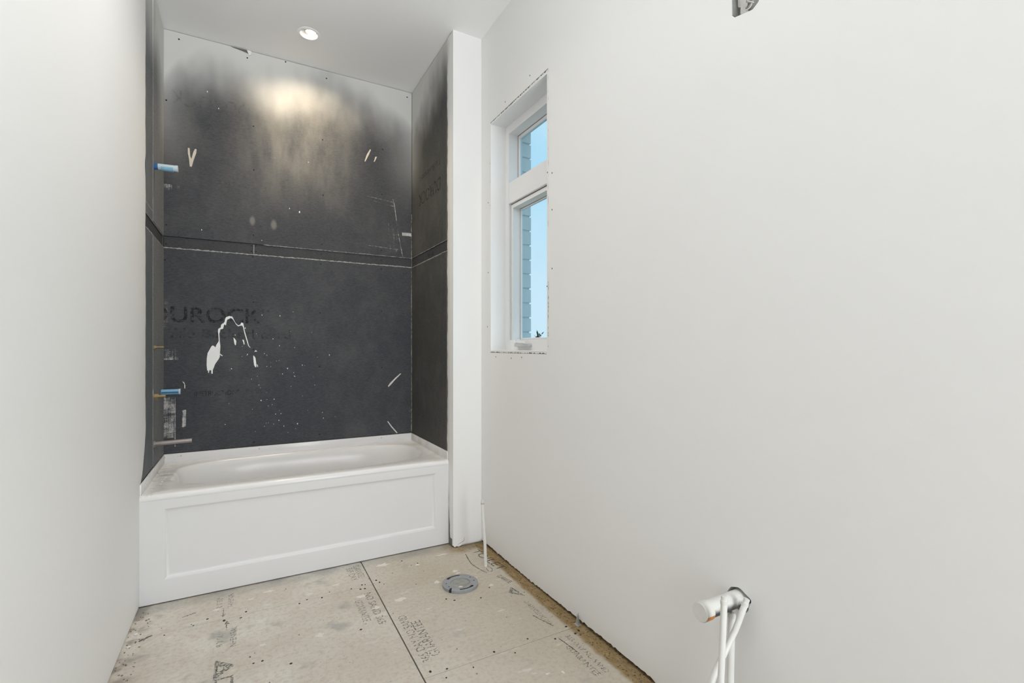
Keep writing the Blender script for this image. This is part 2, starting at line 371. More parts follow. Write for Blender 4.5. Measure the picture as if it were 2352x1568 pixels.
lw = m.n('ShaderNodeLayerWeight'); lw.inputs[0].default_value = 0.25; lp_ = m.math('MULTIPLY', m.math('POWER', lw.outputs['Facing'], 3.0), 0.5); mx = m.n('ShaderNodeMixShader')
m.link(lp_, mx.inputs[0]); m.link(tr.outputs[0], mx.inputs[1]); m.link(gl.outputs[0], mx.inputs[2])
m.link(mx.outputs[0], t.nodes['Material Output'].inputs[0]); GLASS = m.m
def emit(name, col, s):
    m = MT(name); m.b.inputs['Emission Color'].default_value = (*col, 1); m.b.inputs['Emission Strength'].default_value = s; return m.done(col, 0.5)
BULBW = emit('lit_fill_lens', (1.0, 0.97, 0.92), 3.0)
YELLOW = plain('yellow_enamel', (0.65, 0.42, 0.03), 0.4)
BULB = emit('lit_lamp', (1.0, 0.88, 0.68), 14.0)

# ------------------------------------------------------------------ the setting
POTS = [(0.335, 3.175), (0.32, 2.02)]
bm = bmesh.new()
plate(bm, XL-0.12, XW+0.11, YN-0.1, YB+0.12, [((px-.1, px+.1, py-.1, py+.1), circ(px, py, 0.052, 32)) for px, py in POTS], lambda u, v, d: (u, v, ZC+d), 0.09)
tag(link('ceiling', bm, CEIL), 'smooth white painted ceiling running from the room into the tub alcove', 'ceiling', kind='structure')

fl = bbox('floor', (XL-0.12, XW+0.12, YN-0.1, YB+0.12, -0.10, -0.0185), JOIST)
tag(fl, 'bare subfloor of sheet panels with open seams and stamped print', 'floor', kind='structure')
SEAM = 0.5656
panels = {}
for key, (a, b, c, d) in {'A': (XL-.1, SEAM-.0025, 2.4945, YB+.1), 'B': (XL-.1, SEAM-.0025, 1.274, 2.4925), 'C': (SEAM+.0025, XW+.1, 1.6955, YB+.1),
        'D': (SEAM+.0025, XW+.1, 0.475, 1.6935), 'E': (XL-.1, SEAM-.0025, YN-.08, 1.272), 'F': (SEAM+.0025, XW+.1, YN-.08, 0.473)}.items():
    panels[key] = bbox('subfloor_panel', (a, b, c, d, -0.018, 0.0), FLOOR, fl, 0.0008)

# walls -----------------------------------------------------------------
bm = bmesh.new(); box(bm, XL-0.12, XL, YN, 2.79, 0.006, ZC); box(bm, XL-0.12, XL-0.0155, 2.79, YB+0.10, 0.0, ZC)
bm2 = bmesh.new(); box(bm2, XL-.02, XL+.012, -.80, .42, .008, 2.10); dl = link('added_door', bm2, plain('added_door_brown', (0.075, 0.05, 0.035), 0.5, vary=0.25, scale=8))  # dark door added out of view to cut bounce onto the right wall
tag(dl, 'dark brown door added out of view to cut bounce, opposite the drain pipe', 'door', kind='structure')
for z0_, z1_ in ((.20, .95), (1.10, 1.95)):
    for y0_, y1_ in ((-.70, -.24), (-.14, .32)): bbox('door_panel', (XL+.010, XL+.018, y0_, y1_, z0_, z1_), dl.data.materials[0], dl, .004)
lathe('door_knob', [(0, 0), (.025, .005), (.027, .02), (.018, .035), (.01, .05), (0, .05)], GALV, dl, 20, (XL+.045, .36, 1.0))
WL = tag(link('wall_left', bm, PAINT), 'plain white painted drywall running up to the left end of the bathtub', 'wall', kind='structure')
# white skim that runs over the board edge, with a hand-cut wavy border
def skim(name, y0, edgef, mapf, zs, parent):
    bm = bmesh.new(); rows = []
    for zz in zs:
        e = edgef(zz)
        rows.append([bm.verts.new(mapf(y, zz, l)) for y, l in ((y0, 0.0), (y0+(e-y0)*0.5, 0.0016), (e-(e-y0)*0.03, 0.0020), (e, 0.0004))])
    for a, b in zip(rows, rows[1:]):
        for k in range(3): bm.faces.new((a[k], a[k+1], b[k+1], b[k]))
    return link(name, bm, PAINT, parent, 40)
def wob(z, s=1.0): return s*(0.0035*math.sin(z*9.1+1.3) + 0.0025*math.sin(z*23.7) + 0.002*math.sin(z*61+2))
def edge_l(z):
    if z < 0.78:
        t = max(0.0, (z-0.56)/0.22); return 2.80 + 0.155*(t**0.55) + wob(z)
    return 2.955 + wob(z) - 0.018*math.exp(-((z-2.10)/0.05)**2)
zs = [0.02 + i*(ZC-0.022)/170 for i in range(171)]
adopt(skim('skim_coat', 2.55, edge_l, onleft, zs, None), WL)

bm = bmesh.new(); box(bm, XL-0.12, XW+0.11, YB+0.0155, YB+0.12, 0.0, ZC)
WB = tag(link('wall_back', bm, TORN), 'alcove back wall clad in charcoal cement board above the bathtub', 'wall', kind='structure')
SX = 0.044
def board(name, dims, mat, parent, bev=0.0015): return adopt(bbox(name, dims, mat, None, bev), parent)
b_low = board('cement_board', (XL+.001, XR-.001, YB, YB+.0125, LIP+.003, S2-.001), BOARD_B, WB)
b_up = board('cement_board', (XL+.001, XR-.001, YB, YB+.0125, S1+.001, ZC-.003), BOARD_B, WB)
board('joint_strip', (XL+.001, SX-.0015, YB+.004, YB+.0155, S2+.0005, S1-.0005), STRIP, WB)
board('joint_strip', (SX+.0015, XR-.001, YB+.004, YB+.0155, S2+.0005, S1-.0005), STRIP, WB)
# compound lines in the joints
def ribbon(name, pts, w, mapf, l1, mat, parent, jit=0.5, n=60):
    bm = bmesh.new(); P = [Vector((a, b)) for a, b in pts]; out = []
    seg = []
    for a, b in zip(P, P[1:]):
        k = max(2, int(n/(len(P)-1)))
        seg += [a.lerp(b, i/k) for i in range(k)]
    seg.append(P[-1]); rows = []
    for i, p in enumerate(seg):
        d = (seg[min(i+1, len(seg)-1)]-seg[max(i-1, 0)]).normalized(); q = Vector((-d.y, d.x))
        ww = w*(1-jit+random.random()*2*jit)
        sh = (random.random()-.5)*w*jit
        rows.append([bm.verts.new(mapf(*(p+q*(s*ww/2+sh)), l)) for s, l in ((-1, 0.0002), (0, l1), (1, 0.0002))])
    for a, b in zip(rows, rows[1:]):
        for k in range(2): bm.faces.new((a[k], a[k+1], b[k+1], b[k]))
    o = link(name, bm, mat); 
    return adopt(o, parent) if parent else o
ribbon('joint_line', [(XL+.002, S2), (XR-.002, S2)], 0.006, onback, 0.0012, CHALK, WB, 0.5, 160)
ribbon('joint_line', [(0.10, S1), (XR-.002, S1)], 0.003, onback, 0.001, CHALK, WB, 0.6, 120)
ribbon('joint_line', [(SX, S2+.004), (SX, S1-.004)], 0.004, lambda u, v, l: (u, YB+.003-l, v), 0.001, CHALK, WB, 0.3, 10)
ribbon('corner_line', [(XR-.003, LIP+.01), (XR-.003, 2.2)], 0.003, onback, 0.001, CHALK, WB, 0.9, 120)
# white and cream splashes stuck on the boards
SPLAT = [(-0.191,1.207),(-0.187,1.214),(-0.181,1.217),(-0.174,1.213),(-0.167,1.205),(-0.163,1.22),(-0.154,1.236),(-0.15,1.245),(-0.151,1.276),(-0.153,1.297),(-0.154,1.311),(-0.152,1.321),(-0.144,1.327),(-0.139,1.33),(-0.138,1.343),(-0.133,1.352),(-0.124,1.357),(-0.118,1.367),(-0.115,1.385),(-0.11,1.395),(-0.102,1.399),(-0.092,1.404),(-0.086,1.401),(-0.08,1.402),(-0.074,1.396),(-0.07,1.386),(-0.064,1.372),(-0.056,1.357),(-0.044,1.345),(-0.031,1.351),(-0.028,1.362),(-0.023,1.364),(-0.015,1.358),(-0.011,1.331),(-0.006,1.306),(0.003,1.271),(0.011,1.239),(0.016,1.217),(0.025,1.204),(0.022,1.203),(0.012,1.216),(0.006,1.238),(-0.002,1.267),(-0.01,1.299),(-0.016,1.331),(-0.021,1.344),(-0.031,1.344),(-0.044,1.339),(-0.056,1.351),(-0.065,1.369),(-0.073,1.382),(-0.08,1.389),(-0.086,1.391),(-0.096,1.383),(-0.103,1.381),(-0.107,1.368),(-0.111,1.342),(-0.117,1.35),(-0.121,1.346),(-0.126,1.323),(-0.135,1.319),(-0.141,1.318),(-0.143,1.304),(-0.147,1.29),(-0.145,1.262),(-0.144,1.241),(-0.141,1.214),(-0.142,1.189),(-0.144,1.165),(-0.144,1.147),(-0.15,1.132),(-0.16,1.116),(-0.169,1.101),(-0.175,1.082),(-0.181,1.065),(-0.182,1.041),(-0.189,1.041),(-0.19,1.062),(-0.197,1.064),(-0.2,1.06),(-0.202,1.047),(-0.206,1.047),(-0.206,1.06),(-0.211,1.062),(-0.214,1.096),(-0.213,1.138),(-0.209,1.169),(-0.2,1.188)]
splats = [('paint_splash', SPLAT, SPLASH),
 ('paint_drip', [(-0.07,1.269),(-0.061,1.258),(-0.054,1.246),(-0.056,1.221),(-0.061,1.218),(-0.065,1.231),(-0.068,1.249)], SPLASH),
 ('paint_drip', [(-0.018,1.257),(-0.011,1.249),(-0.008,1.228),(-0.01,1.221),(-0.014,1.228),(-0.016,1.242),(-0.02,1.246)], SPLASH),
 ('paint_drip', [(0.041,1.154),(0.046,1.149),(0.053,1.139),(0.056,1.117),(0.059,1.092),(0.058,1.077),(0.052,1.078),(0.046,1.09),(0.043,1.113),(0.041,1.139)], SPLASH),
 ('paint_drip', [(0.062,1.096),(0.066,1.092),(0.068,1.078),(0.065,1.078),(0.062,1.086)], SPLASH),
 ('paint_drip', [(0.053,1.187),(0.061,1.183),(0.062,1.176),(0.056,1.179),(0.047,1.175)], SPLASH),
 ('paint_drip', [(0.009,1.164),(0.012,1.164),(0.006,1.154),(0.003,1.155)], SPLASH),
 ('paint_drip', [(-0.143,1.167),(-0.136,1.16),(-0.128,1.154),(-0.13,1.15),(-0.138,1.154),(-0.144,1.161)], SPLASH),
 ('compound_smear', [(-0.311,2.422),(-0.302,2.421),(-0.299,2.374),(-0.293,2.357),(-0.282,2.405),(-0.274,2.423),(-0.266,2.421),(-0.268,2.399),(-0.282,2.35),(-0.291,2.31),(-0.301,2.31),(-0.305,2.355),(-0.311,2.39)], KNOCK),
 ('compound_smear', [(0.781,2.629),(0.787,2.625),(0.774,2.59),(0.748,2.534),(0.742,2.536),(0.758,2.587)], KNOCK),
 ('compound_smear', [(0.818,2.582),(0.831,2.585),(0.816,2.549),(0.807,2.542)], KNOCK),
 ('compound_smear', [(0.91,0.924),(0.925,0.944),(0.962,0.98),(1.002,1.013),(1.008,1.01),(0.962,0.966),(0.929,0.929),(0.913,0.915)], CRUMB),
 ('compound_smear', [(0.904,0.665),(0.911,0.665),(0.939,0.626),(0.982,0.574),(0.973,0.573),(0.933,0.621)], CRUMB),
 ('compound_smear', [(-0.34,1.0),(-0.329,0.992),(-0.324,0.971),(-0.325,0.954),(-0.329,0.957),(-0.329,0.981)], CRUMB)]
for nm, pts, mt in splats:
    bm = bmesh.new(); poly(bm, pts, onback, -0.0004, 0.0010)
    adopt(link(nm, bm, mt), b_up if pts[0][1] > S1 else b_low)
bm = bmesh.new()
for i in range(70):                                          # fine paint spatter, uncountable specks
    sxp = random.gauss(0.16, 0.16); szp = random.choice([random.gauss(0.95, 0.10), random.gauss(1.2, 0.12), random.gauss(0.72, 0.08)])
    if not (-0.3 < sxp < 0.85 and 0.6 < szp < 1.6): continue
    r_ = random.choice([0.0012, 0.0016, 0.0022, 0.003]); poly(bm, circ(sxp, szp, r_, 7, r_*random.uniform(0.8, 1.8)), onback, -0.0004, 0.0008)
for sxp, szp, r_ in ((.254, 2.13, .004), (.315, 2.115, .007), (-.21, 2.79, .005), (-.15, 2.70, .004), (.09, 1.90, .003), (-.24, 1.93, .004), (.37, 2.46, .003)): poly(bm, circ(sxp, szp, r_*0.6, 8, r_), onback, -0.0004, 0.0008)
o = link('paint_spatter', bm, SPLASH); o['kind'] = 'stuff'; adopt(o, WB)
scr = [(-0.356,3.07),(0.007,3.062),(0.23,3.10),(0.486,3.059),(1.053,3.071),(0.042,2.631),(0.461,2.631),(0.872,2.646),(0.044,2.35),(0.464,2.251),(0.865,2.318),(0.042,1.929),(0.455,1.912),(0.862,1.91),(0.039,1.791),(0.45,1.777),(0.042,1.496),(0.444,1.442),(0.865,1.467),(0.042,1.192),(0.441,1.073),(0.865,1.058),(0.441,0.61),(0.044,0.594),(-0.419,1.94),(-0.425,1.728),(-0.419,2.686),(.862,1.775)]
for sxp, szp in scr:
    bm = bmesh.new(); poly(bm, circ(sxp, szp, 0.0048, 10), onback, -0.0003, 0.0005); adopt(link('screw', bm, DARKGAP), b_up if szp > S1 else b_low)
for sxp, szp in ((0.030,1.86),(0.030,1.824),(0.056,1.862),(0.056,1.825),(0.453,1.846),(0.862,1.84),(-0.421,1.825)):
    bm = bmesh.new(); poly(bm, circ(sxp, szp, 0.0042, 10), lambda u, v, l: (u, YB+.004-l, v), -0.0003, 0.0005); adopt(link('screw', bm, DARKGAP), WB)
# torn bit of paper at the top of the back wall
bm = bmesh.new(); poly(bm, [(-0.085,3.108),(0.005,3.109),(0.008,3.101),(0.024,3.080),(0.012,3.090),(-0.02,3.097),(-0.07,3.104)], onback, 0.0, 0.0015); adopt(link('torn_paper', bm, TORN), b_up)
bm = bmesh.new(); poly(bm, [(0.004,3.110),(0.030,3.110),(0.028,3.085),(0.018,3.078),(0.010,3.096)], onback, 0.001, 0.006); adopt(link('paper_flap', bm, PAINT), b_up)

def text(name, body, size, mat, parent, mapm, width=None, align='LEFT', clip=None, weight=0.0):
    cu = bpy.data.curves.new('txt', 'FONT'); cu.body = body; cu.size = size; cu.align_x = align; cu.offset = weight; cu.resolution_u = 3
    to = bpy.data.objects.new('txt', cu); C.objects.link(to); bpy.context.view_layer.update()
    dg = bpy.context.evaluated_depsgraph_get(); me = bpy.data.meshes.new_from_object(to.evaluated_get(dg), depsgraph=dg)
    bpy.data.objects.remove(to); bpy.data.curves.remove(cu)
    xs = [v.co.x for v in me.vertices]; w0 = max(xs)-min(xs); k = width/w0 if width else 1.0
    for v in me.vertices: v.co.x = (v.co.x-min(xs))*k
    me.transform(mapm)
    if clip:
        bm = bmesh.new(); bm.from_mesh(me)
        bmesh.ops.bisect_plane(bm, geom=bm.verts[:]+bm.edges[:]+bm.faces[:], plane_co=clip[0], plane_no=clip[1], clear_inner=True)
        bm.to_mesh(me); bm.free()
    me.materials.clear(); me.materials.append(mat)
    me.name = name; o = bpy.data.objects.new(name, me); C.objects.link(o)
    return adopt(o, parent)
def mat_from(o, ux, uy):
    ux, uy = Vector(ux), Vector(uy); uz = ux.cross(uy)
    M = Matrix((ux, uy, uz)).transposed().to_4x4(); M.translation = Vector(o); return M
BX, BZ = (1, 0, 0), (0, 0, 1)
cl = ((XL+.002, 0, 0), (1, 0, 0)); LF = 0.0007
text('printed_lettering', 'DUROCK', 0.132, INK, b_low, mat_from((-0.50, YB-LF, 1.36), BX, BZ), 0.585, clip=cl, weight=0.002)
text('printed_lettering', 'TM', 0.03, INK, b_low, mat_from((0.088, YB-LF, 1.428), BX, BZ), 0.045)
text('printed_lettering', 'Tile Backerboard', 0.085, INK2, b_low, mat_from((-0.42, YB-LF, 1.262), BX, BZ), 0.68, clip=cl, weight=0.001)
text('printed_lettering', 'INSTRUCTIONS', 0.043, INK, b_low, mat_from((-0.277, YB-LF, 0.905), BX, BZ), 0.24)
text('printed_lettering', 'DESIGN', 0.040, INK2, b_low, mat_from((0.0, YB-LF, 0.908), BX, BZ), 0.137)
text('printed_lettering', 'INSTRUCTIONS  DESIGN', 0.036, INK2, b_up, mat_from((0.117, YB-LF, 2.25), (-1,0,0), (0,0,-1)), 0.30)
text('printed_lettering', 'DUROCK', 0.132, INK3, b_up, mat_from((0.02, YB-LF, 2.76), (-1,0,0), (0,0,-1)), 0.42, clip=cl)

# left end boards -------------------------------------------------------
board('cement_board', (XL-.0125, XL, 2.79, 3.158, LIP+.003, S2-.001), BOARD_L, WL)
board('cement_board', (XL-.0125, XL+.0035, 3.160, YB-.001, LIP+.003, S2-.001), BOARD_D, WL, 0.0025)
board('joint_strip', (XL-.0155, XL-.004, 2.79, YB-.001, S2+.0005, S1-.0005), STRIP, WL)
board('cement_board', (XL-.0125, XL, 2.79, 3.158, S1+.001, ZC-.003), BOARD_L, WL)
board('cement_board', (XL-.0125, XL+.0035, 3.160, YB-.001, S1+.001, ZC-.003), BOARD_D, WL, 0.0025)
ribbon('joint_line', [(2.96, S2), (YB-.002, S2)], 0.006, onleft, 0.0012, CHALK, WL, 0.5, 60)
ribbon('joint_line', [(2.96, S1), (YB-.002, S1)], 0.004, onleft, 0.0012, CHALK, WL, 0.5, 60)
ribbon('pencil_line', [(2.96, S1+.055), (3.155, S1+.055)], 0.004, onleft, 0.0008, CHALK, WL, 0.5, 30)

# right end of the alcove: wing wall ------------------------------------
bm = bmesh.new(); box(bm, XR, XW, YC, YC+.014, 0.012, ZC); box(bm, XR+.0155, XW+.10, YC+.014, YB+.10, 0.0, ZC)
WR = tag(link('wall_wing', bm, PAINT), 'narrow white wing wall closing the right end of the tub alcove', 'wall', kind='structure')
b_r1 = board('cement_board', (XR, XR+.0125, YC+.015, YB-.001, S1+.001, ZC-.003), BOARD_S, WR)
board('joint_strip', (XR+.004, XR+.0155, YC+.015, YB-.001, S2+.0005, S1-.0005), STRIP, WR)
board('cement_board', (XR, XR+.0125, YC+.015, YB-.001, 0.004, S2-.001), BOARD_S, WR)
def edge_r(z): return 2.806 + wob(z*1.3+4, 0.9) - (0.055*max(0, 1-z/0.5) if z < 0.5 else 0)
adopt(skim('skim_coat', YC-0.0015, edge_r, onside, [0.05 + i*(ZC-0.055)/160 for i in range(161)], None), WR)
ribbon('joint_line', [(2.81, S2), (YB-.002, S2)], 0.005, onside, 0.0012, CHALK, WR, 0.5, 60)
ribbon('joint_line', [(2.81, S1), (YB-.002, S1)], 0.0035, onside, 0.0012, CHALK, WR, 0.5, 60)
text('printed_lettering', 'DUROCK', 0.125, INK, b_r1, mat_from((XR-LF, 2.93, 2.30), (0,1,0), (0,0,-1)), 0.44)
text('printed_lettering', 'Tile Backerboard', 0.06, INK, b_r1, mat_from((XR-LF, 2.93, 2.42), (0,1,0), (0,0,-1)), 0.42)
text('handwriting', '61 8', 0.05, INK, WR, mat_from((XR+.004-LF, 3.19, 1.822), (0,-1,0), (0,0,1)), 0.11)
# broken drywall foot of the wing wall
bm = bmesh.new(); poly(bm, [(1.092,0.012),(1.10,0.003),(1.112,0.008),(1.125,0.002),(1.14,0.006),(1.146,0.012)], lambda u, v, l: (u, YC-l, v), -0.012, 0.003); adopt(link('broken_edge', bm, PAINT), WR)
ribbon('crack', [(1.12, 0.014), (1.145, 0.024), (1.16, 0.030), (1.165, 0.05)], 0.0018, lambda u, v, l: (u, YC-l, v), 0.0006, TORN, WR, 0.6, 20)

# right wall with window opening, box hole and drain hole ----------------
WY0, WY1, WZ0, WZ1 = 1.970, 2.582, 1.184, 2.531
bx = [(0.953,2.20),(0.943,2.188),(0.885,2.176),(0.868,2.186),(0.855,2.205),(0.855,2.275),(0.868,2.29),(0.94,2.29),(0.953,2.28)]
hole = [(0.928+0.036*(1+.12*math.sin(3*a)+.06*math.sin(7*a+1))*math.cos(a), 0.459+0.036*(1+.10*math.sin(2*a+1)+.05*math.sin(5*a))*math.sin(a)) for a in [2*math.pi*k/30 for k in range(30)]]
bm = bmesh.new()
plate(bm, YN, YC, 0.030, ZC, [((WY0, WY1, WZ0, WZ1), None), ((0.82, 0.99, 2.14, 2.33), bx), ((0.86, 1.0, 0.39, 0.53), hole)], lambda u, v, d: (XW+d, u, v), 0.102)
# ragged bottom edge of the drywall sheet
ys = [YN + i*0.0125 for i in range(int((YC-YN)/0.0125)+1)] + [YC]
pr = None
for yy in ys:
    hgt = 0.0135 + 0.004*math.sin(yy*5.1) + random.choice([0, 0, 0.001, 0.002, 0.004, -0.003])
    cur = [bm.verts.new((XW, yy, 0.030)), bm.verts.new((XW, yy, max(0.003, hgt))), bm.verts.new((XW+0.013, yy, max(0.003, hgt))), bm.verts.new((XW+0.013, yy, 0.030))]
    if pr:
        for k in range(3): bm.faces.new((pr[k], pr[k+1], cur[k+1], cur[k]))
    pr = cur
WRT = tag(link('wall_right', bm, PAINT), 'long white painted drywall with tall window, drain stub and open electrical box', 'wall', kind='structure')
adopt(bbox('bottom_plate', (XW+.022, XW+.10, YN, YC, -0.0005, 0.030), JOIST), WRT)
# jagged cut round the window
def jag(a, b, w, n, prob, seedv):
    random.seed(seedv); bm = bmesh.new(); A, B = Vector(a), Vector(b); rows = []
    for i in range(n+1):
        p = A.lerp(B, i/n); d = (B-A).normalized(); q = Vector((-d.y, d.x))
        up = w*(0.4+random.random()*0.9)*(1 if random.random() < prob else 0.25)
        rows.append((bm.verts.new(onright(*(p), 0.0006)), bm.verts.new(onright(*(p+q*up), 0.0009))))
    for r0, r1 in zip(rows, rows[1:]): bm.faces.new((r0[0], r1[0], r1[1], r0[1]))
    return adopt(link('torn_edge', bm, TORN), WRT)
jag((WY0-.012, WZ1+.020), (WY1+.004, WZ1+.012), -0.007, 130, 0.55, 3)
jag((WY0+.0, WZ0-.012), (WY1+.006, WZ0-.010), 0.006, 110, 0.6, 5)
jag((WY0-.012, WZ0+.02), (WY0-.012, WZ0+.34), 0.0035, 50, 0.4, 6)
jag((WY0-.012, WZ0+.6), (WY0-.012, WZ1+.01), 0.0016, 60, 0.4, 7)
jag((WY1+.012, 2.03), (WY1+.012, 2.34), 0.0022, 40, 0.3, 8)
random.seed(21)
for yy, zz in ((1.925,2.035),(1.925,1.86),(1.925,1.58),(2.618,2.075),(2.618,1.655),(2.515,1.150),(2.33,1.145),(2.215,1.152),(2.40,2.585),(2.13,2.60),(1.965,2.05),(1.968,1.50),(2.63,1.33)):
    bm = bmesh.new(); poly(bm, circ(yy, zz, 0.0032, 7, 0.004), onright, -0.0003, 0.0005); adopt(link('nail_dimple', bm, DARKGAP), WRT)
# unseen wall, greyed to cut bounce, with a doorway added for the fill light
bm = bmesh.new(); plate(bm, XL-.12, XW+.10, 0.0, ZC, [((0.53, 1.26, 0.03, 2.15), None)], lambda u, v, d: (u, YN-d, v), 0.10)
tag(link('wall_behind', bm, plain('bounce_cut_grey', (0.42, 0.42, 0.40), 0.9)), 'unseen wall greyed to cut bounce, with an added doorway, opposite the tub alcove', 'wall', kind='structure')

# ------------------------------------------------------------------ window
W = empty('window_1', (1.379, 2.276, 1.184)); tag(W, 'tall narrow white vinyl window with a fixed top light over a casement', 'window', kind='structure')
FX0, FX1 = 1.377, 1.462
def rectframe(name, x0, x1, y0, y1, z0, z1, w, mat, parent, bev=0.002, wb=None, wt=None):
    wb = w if wb is None else wb; wt = w if wt is None else wt
    bm = bmesh.new()
    for d in ((x0,x1,y0,y0+w,z0,z1), (x0,x1,y1-w,y1,z0,z1), (x0,x1,y0+w,y1-w,z0,z0+wb), (x0,x1,y0+w,y1-w,z1-wt,z1)):
        vv, _ = box(bm, *d)
    return adopt(link(name, bm, mat), parent)
rectframe('window_frame', FX0, FX1, WY0-.01, WY1+.01, WZ0-.01, WZ1+.01, 0.050, VINYL, W, wb=0.074, wt=0.060)
adopt(bbox('window_mullion', (FX0, FX1, WY0+.04, WY1-.04, 2.062, 2.188), VINYL, None, 0.002), W)
# fixed top light: bead, gasket, pane
rectframe('glazing_bead', 1.440, FX1-.004, WY0+.040, WY1-.040, 2.188, 2.481, 0.022, VINYL, W)
rectframe('gasket', 1.4395, 1.4405, WY0+.0405, WY1-.0405, 2.1885, 2.4805, 0.003, GASKET, W)
# casement sash
SASH = rectframe('casement_sash', 1.391, 1.455, WY0+.045, WY1-.045, 1.229, 2.056, 0.022, VINYL, W)
rectframe('sash_gap', 1.396, 1.400, WY0+.0385, WY1-.0385, 1.2225, 2.0635, 0.012, GASKET, W)
rectframe('gasket', 1.4395, 1.4405, WY0+.0665, WY1-.0665, 1.2505, 2.0345, 0.003, GASKET, W)
rectframe('glazing_bead', 1.440, 1.452, WY0+.0668, WY1-.0668, 1.2508, 2.0342, 0.010, VINYL, W)
adopt(bbox('window_pane', (1.447, 1.451, WY0+.062, WY1-.062, 2.200, 2.470), GLASS), W)
adopt(bbox('window_pane', (1.447, 1.451, WY0+.072, WY1-.072, 1.256, 2.028), GLASS), W)
# folded crank operator on the bottom rail
ck = bbox('crank_cover', (1.352, 1.379, 2.275, 2.435, 1.208, 1.226), NICKEL, None, 0.005, 3); adopt(ck, W)
ch = tubeobj('crank_handle', [(1.360, 2.425, 1.232), (1.356, 2.40, 1.236), (1.354, 2.34, 1.232), (1.354, 2.305, 1.230)], 0.006, VINYL, None, 10); adopt(ch, W)
kn = lathe('crank_knob', [(0, -.009), (.008, -.008), (.009, 0), (.006, .008), (0, .009)], VINYL, None, 14, (1.356, 2.428, 1.238)); adopt(kn, W)
# sill and head liners of the drywall return
adopt(bbox('sill_board', (XW-.001, FX0+.004, WY0, WY1, WZ0-.002, WZ0+.004), PAINT, None, 0.001), W)

# outer brick veneer beside and above the window
EX = empty('wall_exterior', (1.51, 2.66, 1.0)); tag(EX, 'pale grey brick reveal outside the window', 'brick wall', kind='structure')
bm = bmesh.new(); box(bm, 1.468, 1.548, WY1+.008, WY1+.42, 0.95, 2.85); box(bm, 1.468, 1.548, WY0-.42, WY0-.008, 0.95, 2.85); box(bm, 1.468, 1.548, WY0-.42, WY1+.42, 2.556, 2.85); box(bm, 1.468, 1.548, WY0-.42, WY1+.42, 0.95, 1.13)
adopt(link('mortar_bed', bm, MORTAR), EX)
bme = None
def brick(x0, x1, y0, y1, z0, z1):
    global bme
    if bme is None:
        bm = bmesh.new(); box(bm, -.5, .5, -.5, .5, -.5, .5); bmesh.ops.bevel(bm, geom=bm.edges[:], offset=0.014, segments=1, affect='EDGES')
        t_ = link('brick', bm, BRICK); bme = t_.data; o = t_
    else:
        o = bpy.data.objects.new('brick', bme); C.objects.link(o)
    o.location = ((x0+x1)/2, (y0+y1)/2, (z0+z1)/2); o.scale = (x1-x0, y1-y0, z1-z0)
    adopt(o, EX)
random.seed(5)
for i in range(17):
    z0 = 1.035 + i*0.0898; j = random.uniform(-.002, .002)
    if z0 + 0.08 > 2.56: continue
    l = 0.19 if i % 2 else 0.09
    brick(1.466, 1.556+j, WY1+j, WY1+l, z0, z0+0.080); brick(1.466, 1.556+j, WY1+l+.010, WY1+.41, z0, z0+0.080)
    brick(1.466, 1.556+j, WY0-l, WY0+j, z0, z0+0.080); brick(1.466, 1.556+j, WY0-.41, WY0-l-.010, z0, z0+0.080)
for k in range(11):
    y0 = WY0-.40 + k*0.131; brick(1.466, 1.557, y0, y0+.121, 2.545, 2.735)

# ------------------------------------------------------------------ bathtub
TB = empty('bathtub', (0.328, 3.16, 0.0)); tag(TB, 'white alcove bathtub with a recessed panel apron, set below charcoal boards', 'bathtub')
ZR = 0.515
cx, cy = 0.335, 3.182
def superel(ax, ay, n, t):
    c, s = math.cos(t), math.sin(t); k = (abs(c/ax)**n + abs(s/ay)**n)**(-1.0/n); return k*c, k*s
x0, x1, y0, y1 = XL, XR, YF, YB-.004
angs = sorted([2*math.pi*k/144 for k in range(144)] + [math.atan2(b-cy, a-cx) % (2*math.pi) for a in (x0, x1) for b in (y0+.014, y1)])
def rectp(t, xa, xb, ya, yb):
    c, s = math.cos(t), math.sin(t)
    k = min(((xb if c > 0 else xa)-cx)/c if abs(c) > 1e-9 else 1e9, ((yb if s > 0 else ya)-cy)/s if abs(s) > 1e-9 else 1e9)
    return cx+k*c, cy+k*s
loops = []
for off, z in ((0.006, 0.480), (0.0, 0.488), (0.0, 0.496), (0.0025, 0.506), (0.007, 0.512), (0.014, ZR)):
    lp = []
    for t in angs:
        a, b = rectp(t, x0, x1, y0+.014, y1)
        if b < y0+.0145: b = y0+off
        lp.append((a, b, z))
    loops.append(lp)
prof = [(0.690, 0.312, ZR, 0), (0.683, 0.306, ZR-.003, 0), (0.676, 0.300, ZR-.010, 0), (0.668, 0.292, ZR-.028, 0), (0.655, 0.282, ZR-.075, 0), (0.640, 0.272, ZR-.14, -.008),
        (0.618, 0.258, ZR-.22, -.022), (0.592, 0.244, ZR-.29, -.040), (0.560, 0.226, ZR-.335, -.055), (0.51, 0.195, ZR-.362, -.06), (0.43, 0.14, ZR-.370, -.06), (0.25, 0.07, ZR-.372, -.06)]
for ax, ay, z, sh in prof:
    loops.append([(cx+sh+superel(ax, ay, 3.4, t)[0], cy+superel(ax, ay, 3.0, t)[1] if False else cy+superel(ax, ay, 3.4, t)[1], z) for t in angs])
bm = bmesh.new(); rings = [[bm.verts.new(p) for p in lp] for lp in loops]; N = len(angs)
for a, b in zip(rings, rings[1:]):
    for k in range(N): bm.faces.new((a[k], a[(k+1)%N], b[(k+1)%N], b[k]))
bm.faces.new(rings[-1])
sh = link('tub_shell', bm, TUB, None, 50); adopt(sh, TB)
